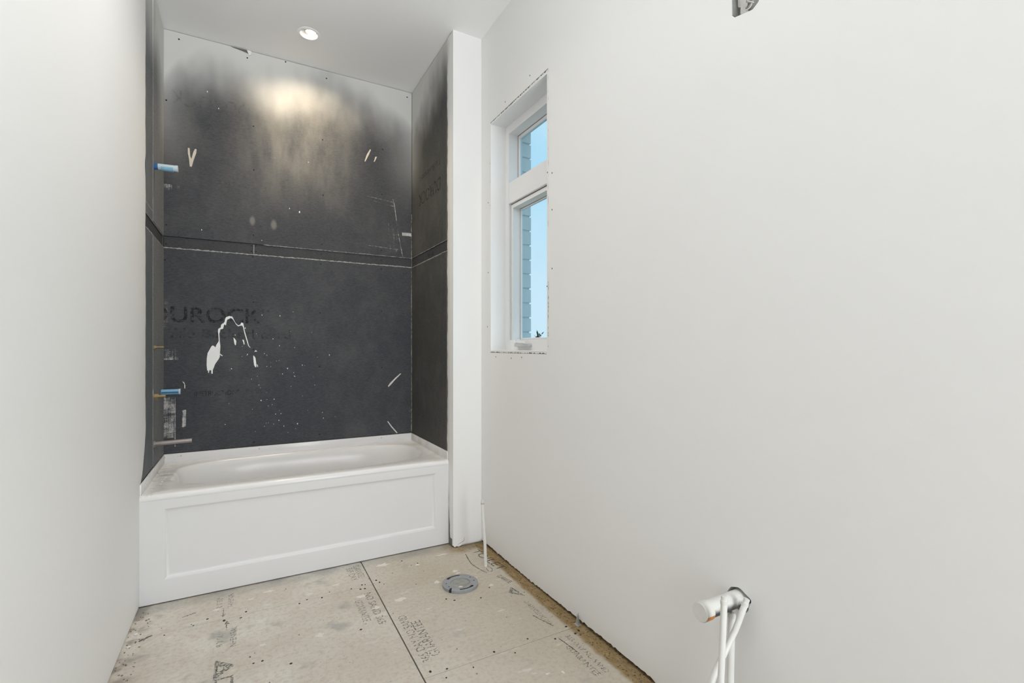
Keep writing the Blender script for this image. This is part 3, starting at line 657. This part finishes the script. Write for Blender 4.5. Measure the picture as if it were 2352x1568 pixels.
# apron with a recessed field
bm = bmesh.new()
P = [-0.336, 1.003, 0.112, 0.442]
def rl(i, dep): return [bm.verts.new(p) for p in ((P[0]+i, YF+.001+dep, P[2]+i), (P[1]-i, YF+.001+dep, P[2]+i), (P[1]-i, YF+.001+dep, P[3]-i), (P[0]+i, YF+.001+dep, P[3]-i))]
o4 = [bm.verts.new(p) for p in ((XL+.001, YF+.001, 0.006), (XR-.001, YF+.001, 0.006), (XR-.001, YF+.001, 0.4885), (XL+.001, YF+.001, 0.4885))]
chain = [o4, rl(-.003, 0), rl(0, .0012), rl(.004, .005), rl(.010, .0085), rl(.015, .0098), rl(.020, .010)]
for a, b in zip(chain, chain[1:]):
    for k in range(4): bm.faces.new((a[k], a[(k+1)%4], b[(k+1)%4], b[k]))
bm.faces.new(chain[-1])
bk = [bm.verts.new((v.co.x, YF+.03, v.co.z)) for v in o4]
for k in range(4): bm.faces.new((o4[k], bk[k], bk[(k+1)%4], o4[(k+1)%4]))
adopt(link('apron', bm, TUBA, None, 25), TB)
for nm, d in (('tile_flange', (XL+.001, XR-.001, YB-.008, YB+.010, ZR-.02, LIP)), ('tile_flange', (XL-.0, XL+.008, YF+.012, YB-.008, ZR-.02, LIP)), ('tile_flange', (XR-.008, XR, YF+.012, YB-.008, ZR-.02, LIP))):
    adopt(bbox(nm, d, TUB, None, 0.003, 2), TB)
for sxp in (-0.345, 0.075, 0.86):
    bm = bmesh.new(); poly(bm, circ(sxp, 0.549, 0.004, 8), lambda u, v, l: (u, YB-.008-l, v), -.0005, .001); adopt(link('flange_screw', bm, GALV), TB)
# compound crumbs on the tub deck
random.seed(8)
for i in range(9):
    px_, py_ = random.uniform(-0.415, -0.365), random.uniform(2.86, 3.38)
    bm = bmesh.new(); bmesh.ops.create_icosphere(bm, subdivisions=1, radius=1)
    for v in bm.verts: v.co = Vector((px_, py_, ZR+.001)) + Vector((v.co.x*random.uniform(.004,.008), v.co.y*random.uniform(.004,.010), v.co.z*.0025))
    tag(link('plaster_crumb', bm, KNOCK if i % 3 == 0 else CRUMB), 'small crumb of dried compound on the left deck of the bathtub', 'debris', 'compound crumbs on the tub deck')

# ------------------------------------------------------------------ recessed lights
labels = ['lit warm recessed ceiling light above the bathtub', 'recessed ceiling light added out of view in front of the tall window']  # the second one is unseen, added to brighten the walls by the tub
for (px_, py_), lb in zip(POTS, labels):
    t = empty('recessed_light', (px_, py_, ZC)); tag(t, lb, 'ceiling light')
    adopt(lathe('trim_ring', [(.047, .002), (.050, -.004), (.058, -.005), (.066, -.002), (.066, .001), (.050, .004)], VINYL, None, 40, (px_, py_, ZC), True), t)
    adopt(lathe('can', [(.0515, .0), (.0515, .085), (0, .085)], VINYL, None, 32, (px_, py_, ZC)), t)
    # tilting lamp: small reflector with lit face
    dirv = Vector((0.02, 0.16, -1)).normalized() if py_ > 3 else Vector((-0.22, 0.0, -1)).normalized()
    c0 = Vector((px_+.010, py_-.004, ZC+.010))
    lm = tubeobj('lamp_body', [c0 - dirv*.045, c0 - dirv*.02, c0 - dirv*.001], .03, VINYL, None, 24, True, [.02, .028, .030]); adopt(lm, t)
    le = tubeobj('lamp_lens', [c0, c0 + dirv*.004], .026, BULB, None, 24, True, [.027, .024]); adopt(le, t)
    d = bpy.data.lights.new('lamp_beam', 'SPOT'); d.spot_size = R(140 if py_ > 3 else 165); d.spot_blend = 1.0; d.shadow_soft_size = 0.03
    lo = bpy.data.objects.new('lamp_beam', d); C.objects.link(lo); lo.location = c0 + dirv*.012
    lo.rotation_euler = dirv.to_track_quat('-Z', 'Y').to_euler()
    if py_ > 3: d.energy = 40; d.color = (1.0, 0.83, 0.60)
    else: d.energy = 28; d.color = (1.0, 0.96, 0.90)

# unseen tripod lamp added behind the camera to bounce fill off the ceiling
gx, gy, gz = 0.62, -0.95, 1.05
aim = (Vector((-0.10, 0.90, ZC)) - Vector((gx, gy, gz))).normalized()
t = empty('bounce_fill_lamp', (gx, gy, 0)); tag(t, 'yellow tripod lamp added out of view, its head bouncing fill off the ceiling', 'work light')
for k in range(3):
    a = R(90+120*k); adopt(tubeobj('leg', [(gx, gy, .42), (gx+.30*math.cos(a), gy+.30*math.sin(a), .01)], .011, YELLOW, None, 10), t)
adopt(tubeobj('post', [(gx, gy, .30), (gx, gy, gz-.05)], .013, YELLOW, None, 12), t)
hc = Vector((gx, gy, gz)); hd = tubeobj('lamp_head', [hc-aim*.08, hc-aim*.02, hc], .12, YELLOW, None, 24, True, [.07, .12, .13]); adopt(hd, t)
adopt(tubeobj('lamp_lens', [hc, hc+aim*.006], .12, BULBW, None, 24), t)
d = bpy.data.lights.new('bounce_fill_beam', 'SPOT'); d.energy = 235; d.color = (0.98, 0.99, 1.0); d.spot_size = R(80); d.spot_blend = 1.0; d.shadow_soft_size = 0.10
lo = bpy.data.objects.new('bounce_fill_beam', d); C.objects.link(lo); lo.location = hc+aim*.03; lo.rotation_euler = aim.to_track_quat('-Z', 'Y').to_euler()

# ------------------------------------------------------------------ plumbing stubs in the alcove
yp = 3.184
t = empty('shower_arm_stub', (XL, yp, 2.173)); tag(t, 'capped shower stub in blue and clear plastic, high on the left alcove wall', 'pipe stub')
adopt(tubeobj('pipe', [(XL-.02, yp, 2.172), (-0.326, yp, 2.176)], 0.0165, CLEARP, None, 16), t)
adopt(tubeobj('blue_sleeve', [(XL-.005, yp, 2.172), (XL+.021, yp, 2.173)], 0.0172, BLUED, None, 16), t)
adopt(tubeobj('blue_liner', [(XL+.035, yp, 2.170), (-0.345, yp, 2.1725)], 0.0168, BLUE, None, 16), t)
adopt(tubeobj('end_cap', [(-0.334, yp, 2.1758), (-0.324, yp, 2.1762)], 0.0178, CLEARP, None, 16), t)
t = empty('brass_stub', (XL, yp, 1.206)); tag(t, 'thin brass stem above the lower brass valve on the left alcove wall', 'pipe stub')
adopt(tubeobj('stem', [(XL-.01, yp, 1.206), (-0.388, yp, 1.206)], 0.006, BRASS, None, 12), t)
adopt(tubeobj('collar', [(XL-.002, yp, 1.204), (XL+.013, yp, 1.204)], 0.013, BRASS, None, 14), t)
bm = bmesh.new(); poly(bm, circ(yp-.004, 1.205, .018, 20, .052), onleft, 0.0, .0030); adopt(link('compound_ring', bm, CRUMB), t)
t = empty('brass_valve', (XL, yp, 0.941)); tag(t, 'stubby brass valve with stem between the blue stub and the spout pipe', 'pipe stub')
adopt(tubeobj('hex_body', [(XL-.01, yp, .941), (XL+.024, yp, .941)], 0.017, BRASS, None, 6), t)
adopt(tubeobj('stem', [(XL+.02, yp, .944), (-0.379, yp, .944)], 0.0075, BRASS, None, 12), t)
bm = bmesh.new(); poly(bm, circ(yp-.004, .965, .02, 20, .055), onleft, 0.0, .0026); adopt(link('compound_ring', bm, CRUMB), t)
t = empty('blue_pipe_stub', (XL, 3.439, .945)); tag(t, 'short pale blue plastic stub in the corner, level with the brass valve', 'pipe stub')
bm = bmesh.new(); rg = tube(bm, [(XL-.005, 3.439, .945), (-0.340, 3.439, .945)], 0.0155, 16, False); adopt(link('pipe', bm, BLUE, None, 35), t)
adopt(tubeobj('rim', [(-0.346, 3.439, .945), (-0.338, 3.439, .945)], 0.0168, CLEARP, None, 16), t)
adopt(tubeobj('stripe', [(XL+.006, 3.4245, .943), (-0.348, 3.4245, .943)], 0.0045, BLUED, None, 8), t)
t = empty('spout_pipe', (XL, yp, .690)); tag(t, 'long dull metal spout pipe low over the bathtub deck', 'pipe stub')
adopt(tubeobj('pipe', [(XL-.01, yp, .690), (-0.261, yp, .694)], 0.0115, STEEL, None, 16), t)
adopt(tubeobj('elbow', [(XL-.004, yp, .688), (XL+.010, yp, .689)], 0.018, STEEL, None, 12), t)

# ------------------------------------------------------------------ toilet flange
fx, fy = 0.9515, 2.274
t = empty('toilet_flange', (fx, fy, 0)); tag(t, 'round grey plastic toilet flange with curved bolt slots on the subfloor', 'toilet flange')
adopt(lathe('ring', [(.050, .002), (.050, .0135), (.054, .0155), (.086, .0155), (.0895, .0135), (.0895, .0005)], FLGREY, None, 56, (fx, fy, 0), True), t)
adopt(lathe('knockout_disc', [(.0505, .002), (.0505, .0085), (.046, .0070), (.030, .0055), (.010, .0085), (0, .009)], FLIN, None, 40, (fx, fy, 0)), t)
def arcslot(name, a0, a1, r0, r1, z, mat, wide=None):
    bm = bmesh.new(); n = 16; rows = []
    for i in range(n+1):
        q = i/n; a = R(a0+(a1-a0)*q); rr = (r0+r1)/2; h = (r1-r0)/2*(1.0 if q < 0.72 else 1.9 - abs(q-.86)*5)
        rows.append([bm.verts.new((fx+k*math.cos(a), fy+k*math.sin(a), z)) for k in (rr-h, rr+h)])
    for a, b in zip(rows, rows[1:]): bm.faces.new((a[0], b[0], b[1], a[1]))
    return adopt(link(name, bm, mat), t)
arcslot('bolt_slot', 246, 306, .0700, .0780, .0158, DARKGAP); arcslot('bolt_slot', 70, 130, .0700, .0780, .0158, DARKGAP)
for a in (20, 165, 195, 345):
    bm = bmesh.new(); poly(bm, circ(fx+.070*math.cos(R(a)), fy+.070*math.sin(R(a)), .0035, 8), onfloor, .0150, .0158); adopt(link('screw_hole', bm, DARKGAP), t)
bm = bmesh.new(); poly(bm, [(fx-.079, fy-.048), (fx-.070, fy-.056), (fx-.060, fy-.040), (fx-.067, fy-.034)], onfloor, .002, .0159); adopt(link('notch', bm, DARKGAP), t)
bm = bmesh.new(); poly(bm, [(fx-.030, fy-.036), (fx-.010, fy-.044), (fx+.002, fy-.036), (fx-.012, fy-.024)], onfloor, .006, .0095); adopt(link('compound_dab', bm, CRUMB), t)

# ------------------------------------------------------------------ supply tube for the toilet
t = empty('supply_tube', (1.157, 2.402, 0)); tag(t, 'single white plastic water tube rising from the floor beside the wing wall', 'water tube')
adopt(tubeobj('tube', [(1.157, 2.402, -.01), (1.152, 2.402, .12), (1.142, 2.402, .25), (1.137, 2.402, .345)], 0.0085, PEX, None, 14), t)
adopt(tubeobj('crimp_ring', [(1.1366, 2.402, .345), (1.1365, 2.402, .353)], 0.0098, GALV, None, 14), t)
adopt(tubeobj('end_plug', [(1.1366, 2.402, .352), (1.136, 2.402, .368)], 0.0085, PVC, None, 14), t)

# ------------------------------------------------------------------ vanity rough-in
yd, zd = 0.936, 0.459
t = empty('drain_pipe', (XW, yd, zd)); tag(t, 'short capped drain pipe, sprayed white with a black underside, sticking out of the wall', 'drain pipe')
adopt(tubeobj('pipe', [(XW+.06, yd, zd), (1.145, yd, zd)], 0.0238, PIPE, None, 28), t)
adopt(tubeobj('end_cap', [(1.150, yd, zd), (1.119, yd, zd), (1.1175, yd, zd)], 0.0255, PVC, None, 28, True, [.0262, .0262, .0245]), t)
bm = bmesh.new(); rows = []
for k in range(9):
    a = R(188 + k*9)
    rows.append([bm.verts.new((xx, yd+.0267*math.cos(a), zd+.0267*math.sin(a))) for xx in (1.149, 1.120)])
for a, b in zip(rows, rows[1:]): bm.faces.new((a[0], a[1], b[1], b[0]))
adopt(link('orange_smear', bm, ORANGE), t)
def pexline(label, pts, r, ring=True):
    t = empty('supply_tube', pts[0]); tag(t, label, 'water tube')
    p = [Vector(q) for q in pts]; sm = []
    for i in range(len(p)-1):
        a, b = p[max(0, i-1)], p[min(len(p)-1, i+2)]
        for k in range(6):
            s = k/6; m0 = (p[i+1]-a)/2; m1 = (b-p[i])/2
            sm.append(p[i]*(2*s**3-3*s**2+1) + m0*(s**3-2*s**2+s) + p[i+1]*(-2*s**3+3*s**2) + m1*(s**3-s**2))
    sm.append(p[-1]); d = (sm[-1]-sm[-2]).normalized()
    adopt(tubeobj('tube', sm, r, PEX, None, 16), t)
    if ring:
        adopt(tubeobj('crimp_ring', [sm[-1]-d*.012, sm[-1]-d*.003], r*1.16, PVC, None, 16), t)
        adopt(tubeobj('end_plug', [sm[-1], sm[-1]+d*.009, sm[-1]+d*.010], r, PVC, None, 16, True, [r*.98, r*.98, r*.7]), t)
    else:
        adopt(tubeobj('round_cap', [sm[-1]-d*.006, sm[-1]+d*.003, sm[-1]+d*.008, sm[-1]+d*.0105], r, PVC, None, 16, True, [r*1.12, r*1.12, r*.85, r*.3]), t)
pexline('upright white water tube standing in front of the capped drain pipe', [(1.080, .855, 0), (1.096, .86, .16), (1.108, .86, .31), (1.117, .86, .445), (1.1215, .86, .530)], 0.0085)
pexline('white water tube leaning against the wall beside the drain hole', [(1.075, .905, 0), (1.085, .905, .16), (1.124, .902, .281), (1.186, .900, .361), (1.215, .893, .410), (1.240, .880, .484)], 0.0085)
pexline('stubby round-capped white tube between the two taller tubes', [(1.225, .925, 0), (1.232, .925, .2), (1.240, .925, .424)], 0.0100, False)

# ------------------------------------------------------------------ open electrical box high on the right wall
t = empty('electrical_box', (XW+.03, .905, 2.23)); tag(t, 'open steel electrical box with loose curled wires, high on the wall', 'electrical box')
bm = bmesh.new(); pts = bx; n = len(pts)
pts = [(.904+(p[0]-.904)*.97, 2.233+(p[1]-2.233)*.97) for p in bx]
f_ = [bm.verts.new((XW+.002, *p)) for p in pts]; b_ = [bm.verts.new((XW+.034, *p)) for p in pts]
for k in range(n): bm.faces.new((f_[k], f_[(k+1)%n], b_[(k+1)%n], b_[k]))
bm.faces.new(b_); adopt(link('box_shell', bm, GALVD), t)
bm = bmesh.new(); poly(bm, [(.944,2.284),(.944,2.226),(.9405,2.221),(.934,2.218),(.936,2.205),(.932,2.192),(.920,2.183),(.909,2.184),(.912,2.215),(.914,2.245),(.914,2.284)], lambda u, v, l: (XW+.018-l, u, v), 0, .002); adopt(link('clamp_plate', bm, GALV), t)
adopt(lathe('clamp_screw', [(0, -.003), (.004, -.003), (.005, .0), (.004, .003), (0, .004)], GALV, None, 12, (XW+.017, .9145, 2.2065)), t)
def wire(pts, r=.0016):
    o = tubeobj('wire', pts, r, WIRE, None, 8); adopt(o, t)
def arc(cy_, cz_, ry, rz, a0, a1, x=XW+.004, n=18, dx=0.0): return [(x+dx*i/n, cy_+ry*math.cos(R(a0+(a1-a0)*i/n)), cz_+rz*math.sin(R(a0+(a1-a0)*i/n))) for i in range(n+1)]
wire(arc(.886, 2.225, .020, .022, 0, 350, XW-.006, 26, .012))
wire([(XW+.03, .912, 2.28), (XW+.005, .9115, 2.25), (XW-.004, .908, 2.225), (XW-.004, .898, 2.208), (XW-.002, .880, 2.193)])
wire(arc(.900, 2.196, .013, .009, 100, 300, XW-.002, 14, .004))
wire([(XW+.004, .907, 2.213), (XW-.008, .897, 2.210), (XW-.012, .876, 2.207)], .0022)
wire([(XW+.01, .893, 2.225), (XW-.005, .889, 2.214)], .0012)
wire([(XW+.03, .875, 2.28), (XW+.002, .870, 2.25), (XW-.006, .871, 2.215), (XW-.002, .878, 2.200)], .0018)
wire([(XW+.008, .908, 2.190), (XW+.0, .895, 2.1925), (XW+.004, .886, 2.200)], .0012)
wire([(XW+.02, .925, 2.285), (XW+.002, .905, 2.262), (XW-.004, .892, 2.250), (XW+.004, .878, 2.262), (XW+.02, .875, 2.285)])

# ------------------------------------------------------------------ floor prints, plaster spots, seam dirt
FX, FYv = (1, 0, 0), (0, 1, 0); FZ = 0.0006
text('stamped_lettering', 'GUARANTEE', 0.060, FINK, panels['C'], mat_from((0.672, 1.80, FZ), (0,1,0), (-1,0,0)), 0.27)
text('stamped_lettering', '365 DAY NO SAND', 0.052, FINK, panels['C'], mat_from((0.628, 1.78, FZ), (0,1,0), (-1,0,0)), 0.36)
text('stamped_lettering', 'NO SAND 365', 0.050, FINK, panels['B'], mat_from((0.505, 2.42, FZ), (0,-1,0), (1,0,0)), 0.30)
text('stamped_lettering', 'GUARANTEE', 0.050, FINK, panels['B'], mat_from((0.450, 2.37, FZ), (0,-1,0), (1,0,0)), 0.20)
text('stamped_lettering', 'GUARANTEE', 0.048, FINK, panels['A'], mat_from((0.515, 2.76, FZ), (0,-1,0), (1,0,0)), 0.16)
text('stamped_lettering', '365 DAY', 0.048, FINK, panels['A'], mat_from((0.475, 2.74, FZ), (0,-1,0), (1,0,0)), 0.16)
text('stamped_lettering', 'NHENIRAL', 0.034, FINK, panels['B'], mat_from((-0.035, 2.25, FZ), (0,1,0), (-1,0,0)), 0.155)
text('stamped_lettering', '8 Y SU', 0.034, FINK, panels['B'], mat_from((-0.083, 2.27, FZ), (0,1,0), (-1,0,0)), 0.10)
text('stamped_lettering', 'NHENIR', 0.034, FINK, panels['A'], mat_from((-0.052, 2.60, FZ), (0,1,0), (-1,0,0)), 0.135)
text('stamped_lettering', '8 Y SU', 0.034, FINK, panels['A'], mat_from((-0.098, 2.61, FZ), (0,1,0), (-1,0,0)), 0.10)
def fpoly(name, pts, mat, key, z0=0.0003, z1=0.0007):
    bm = bmesh.new(); poly(bm, pts, onfloor, z0-.0006, z1); return adopt(link(name, bm, mat), panels[key])
fpoly('stamped_arrow', [(-.0925,2.595),(-.0890,2.595),(-.0885,2.532),(-.080,2.540),(-.0905,2.512),(-.101,2.540),(-.0925,2.532)], FINK, 'A')
fpoly('stamped_arrow', [(-.0765,2.400),(-.0710,2.400),(-.0715,2.445),(-.062,2.440),(-.0735,2.472),(-.085,2.440),(-.0770,2.445)], FINK, 'B')
def ringpoly(name, outer, inner, mat, key):
    bm = bmesh.new(); a = [bm.verts.new((*p, .0007)) for p in outer]; b = [bm.verts.new((*p, .0007)) for p in inner]; n = len(a)
    for k in range(n): bm.faces.new((a[k], a[(k+1)%n], b[(k+1)%n], b[k]))
    return adopt(link(name, bm, mat), panels[key])
T1 = [(-0.104,2.178),(-0.036,2.115),(-0.106,2.050)]
cen = (sum(p[0] for p in T1)/3-.004, sum(p[1] for p in T1)/3)
ringpoly('stamped_triangle', T1, [(cen[0]+(p[0]-cen[0])*.42, cen[1]+(p[1]-cen[1])*.42) for p in T1], FINK, 'B')
text('stamped_lettering', 'CS', 0.04, FINK, panels['B'], mat_from((-0.098, 2.095, FZ), (0,1,0), (1,0,0)), 0.04)
ringpoly('stamped_square', [(-.100,1.96),(-.040,1.96),(-.040,2.052),(-.100,2.052)], [(-.092,1.968),(-.050,1.968),(-.050,2.044),(-.092,2.044)], FINK, 'B')
T2 = [(1.168,2.135),(1.186,2.022),(1.128,2.085)]; cen = (sum(p[0] for p in T2)/3, sum(p[1] for p in T2)/3)
ringpoly('stamped_triangle', T2, [(cen[0]+(p[0]-cen[0])*.45, cen[1]+(p[1]-cen[1])*.45) for p in T2], FINK, 'C')
text('pencil_lettering', 'TOILET', 0.075, FINK2, panels['C'], mat_from((1.165, 2.62, FZ), (0.12,-.99,0), (.99,.12,0)), 0.30)
text('stamped_lettering', 'GUARANTEE', 0.04, FINK2, panels['C'], mat_from((1.155, 2.27, FZ), (0.2,-.98,0), (.98,.2,0)), 0.10)
text('stamped_lettering', 'GUARANTEE 365 DAY', 0.034, FINK, panels['C'], mat_from((1.150, 1.98, FZ), (0,-1,0), (1,0,0)), 0.22)
text('stamped_lettering', '365 DAY NO SAND', 0.034, FINK, panels['D'], mat_from((1.165, 1.66, FZ), (0,-1,0), (1,0,0)), 0.26)
text('stamped_lettering', 'GUARANTEE', 0.034, FINK, panels['D'], mat_from((1.125, 1.60, FZ), (0,-1,0), (1,0,0)), 0.20)
for a, b, key in (((1.13,1.86), (1.165,1.745), 'C'), ((1.135,1.665), (1.15,1.54), 'D')):
    o = ribbon('pen_stroke', [a, b], 0.004, onfloor, 0.0007, FINK2, panels[key], 0.4, 20)
ribbon('pencil_line', [(1.122,2.60), (1.108,2.53), (1.100,2.47), (1.108,2.40), (1.128,2.33)], 0.0045, onfloor, 0.0007, FINK2, panels['C'], 0.3, 40)
ribbon('pencil_line', [(1.165,2.40), (1.175,2.36), (1.160,2.33), (1.145,2.345), (1.148,2.38)], 0.003, onfloor, 0.0007, FINK2, panels['C'], 0.3, 40)
# white plaster spots trodden on the panels
random.seed(31)
spots = [(0.02,2.63,.03,.012,'A'), (0.10,2.67,.035,.016,'A'), (-0.12,2.60,.028,.012,'A'), (0.06,2.40,.035,.026,'B'), (0.27,2.545,.022,.014,'A'), (0.53,2.26,.028,.020,'B'), (0.49,2.40,.035,.022,'B'),
         (0.64,2.28,.045,.024,'C'), (0.66,2.69,.05,.030,'C'), (0.83,2.60,.022,.012,'C'), (0.985,2.43,.026,.018,'C'), (0.99,2.40,.020,.012,'C'), (1.09,2.20,.020,.014,'C'), (0.86,2.36,.020,.024,'C'), (0.27,2.16,.022,.024,'B'),
         (0.975,1.50,.014,.008,'D'), (1.03,1.48,.008,.012,'D'), (0.94,1.42,.016,.008,'D'), (0.06,2.20,.02,.012,'B'), (-0.28,2.44,.012,.018,'B'), (1.0,2.66,.04,.012,'C'), (0.40,2.58,.03,.014,'A')]
for a, b, ra, rb, key in spots:
    th = random.uniform(0, 3.1); pts = []
    for k in range(17):
        q = 2*math.pi*k/17; rr = random.uniform(.45, 1.2); u, v = ra*.75*rr*math.cos(q), rb*.75*rr*math.sin(q); pts.append((a+u, b+v))
    fpoly('plaster_spot', pts, SPOT, key, 0.0002, 0.0009)
# nail heads and holes near the joints
nails = [(-0.30,2.475,'B'),(-0.20,2.50,'A'),(0.00,2.515,'A'),(-0.085,2.48,'B'),(0.22,2.475,'B'),(0.255,2.495,'A'),(0.32,2.48,'B'),(0.36,2.52,'A'),(0.46,2.50,'A'),(0.50,2.475,'B'),(0.53,2.51,'A'),(0.515,2.515,'A'),(0.52,2.47,'B'),
         (0.60,2.50,'C'),(0.615,2.47,'C'),(0.59,2.53,'C'),(0.43,2.12,'B'),(0.15,2.02,'B'),(0.025,2.09,'B'),(0.055,2.09,'B'),(0.60,1.72,'C'),(0.64,1.66,'D'),(0.66,1.705,'C'),(0.75,1.665,'D'),(0.86,1.71,'C'),(0.93,1.665,'D'),(1.02,1.72,'C'),(1.12,1.665,'D'),(1.215,1.655,'D'),(1.24,1.665,'D'),(1.21,1.715,'C'),
         (0.84,2.18,'C'),(0.99,2.11,'C'),(0.87,2.15,'C'),(0.80,2.61,'C'),(0.77,2.69,'C'),(1.07,2.18,'C'),(0.84,2.62,'C'),(-0.15,2.53,'A'),(-0.02,2.47,'B')]
for a, b, key in nails:
    r_ = random.uniform(.003, .0058); fpoly('nail_head', circ(a, b, r_, 7, r_*random.uniform(.7, 1.4)), DARKGAP, key, .0002, .0007)
ribbon('scuff', [(-0.25,2.60), (-0.20,2.615)], .006, onfloor, .0007, FINK2, panels['A'], .5, 10)
ribbon('scuff', [(-0.385,2.47), (-0.345,2.50)], .010, onfloor, .0007, TORN, panels['B'], .5, 10)
bm = bmesh.new(); random.seed(77)
for i in range(150):
    if random.random() < .5: a, b = random.uniform(1.235, 1.275), random.uniform(1.2, 2.7)
    elif random.random() < .5: a, b = random.uniform(XL+.005, XL+.07), random.uniform(2.2, 2.76)
    else: a, b = random.uniform(-.4, 1.2), random.uniform(1.4, 2.77)
    r_ = random.uniform(.0012, .004); poly(bm, [(a+r_*random.uniform(.5,1.3)*math.cos(q), b+r_*random.uniform(.5,1.3)*math.sin(q)) for q in (0, 1.1, 2.2, 3.3, 4.4, 5.4)], onfloor, -.0005, random.uniform(.0008, .003))
tag(link('floor_grit', bm, plain('grey_grit', (0.22, 0.19, 0.15), 0.9, vary=0.6, scale=200)), 'loose grit and splinters scattered over the subfloor', 'grit', kind='stuff')
for a, b in ((-0.405, 2.535), (-0.412, 2.44)):
    bm = bmesh.new(); bmesh.ops.create_icosphere(bm, subdivisions=1, radius=1)
    for v in bm.verts: v.co = Vector((a, b, .003)) + Vector((v.co.x*.009, v.co.y*.008, v.co.z*.004))*random.uniform(.85, 1.1)
    tag(link('plaster_chip', bm, CRUMB), 'white plaster chip on the subfloor beside the left wall', 'debris', 'plaster chips by the left wall')
# folded metal clip at the foot of the right wall, on the panel seam
t = empty('metal_clip', (1.262, 1.705, 0)); tag(t, 'small pointed metal panel clip sticking up at the foot of the right wall', 'metal clip')
for dx, nm in ((-.004, 'prong'), (.004, 'prong')):
    bm = bmesh.new(); poly(bm, [(1.692, 0.0), (1.712, 0.0), (1.709, .022), (1.702, .050), (1.697, .024)], lambda u, v, l: (1.262+dx+l+.04*v*(1 if dx > 0 else -1)*.3, u+dx*.5, v), 0, .0014); adopt(link(nm, bm, GALV), t)
adopt(bbox('base', (1.250, 1.274, 1.690, 1.714, -.001, .004), GALV), t)

# ------------------------------------------------------------------ outdoors
tag(bbox('ground', (3, 60, -20, 70, -3.2, -3.0), GRASS), 'distant ground far below the window', 'ground', kind='structure')
tr_ = empty('tree', (9.0, 14.58, -3.0)); tag(tr_, 'leafy treetop just showing over the window sill', 'tree')
adopt(tubeobj('trunk', [(9.0, 14.58, -3.0), (9.02, 14.6, -1.0), (8.98, 14.56, 0.6), (9.0, 14.58, 1.45)], .1, BARK, None, 10, True, [.14, .11, .06, .02]), tr_)
random.seed(9); bm = bmesh.new()
def leafcl(c, d, n, ln):
    for i in range(n):
        p = Vector(c) + Vector(d)*(i/n); q = Vector((random.gauss(0, 1), random.gauss(0, 1), random.gauss(.5, .6))).normalized(); u, w = frame_of(q); l = ln*random.uniform(.6, 1.2)
        a = [bm.verts.new(p), bm.verts.new(p+q*l*.5+u*l*.2), bm.verts.new(p+q*l), bm.verts.new(p+q*l*.5-u*l*.2)]; bm.faces.new(a)
for i in range(70):
    a = random.uniform(0, 6.28); h = random.uniform(-.6, 1.25); rr = (1.5-h)*0.5
    st = Vector((9.0, 14.58, h)); leafcl(st, (rr*math.cos(a), rr*math.sin(a), .25), 14, .16)
leafcl((9.0, 14.6, 1.40), (0.05, -.10, .30), 40, .16); leafcl((9.0, 14.6, 1.38), (0.05, -.30, .30), 40, .15); leafcl((9.0, 14.55, 1.38), (0.0, -.38, .10), 26, .13); leafcl((9.0, 14.7, 1.40), (0, .1, .12), 16, .10)
adopt(link('foliage', bm, LEAF), tr_)
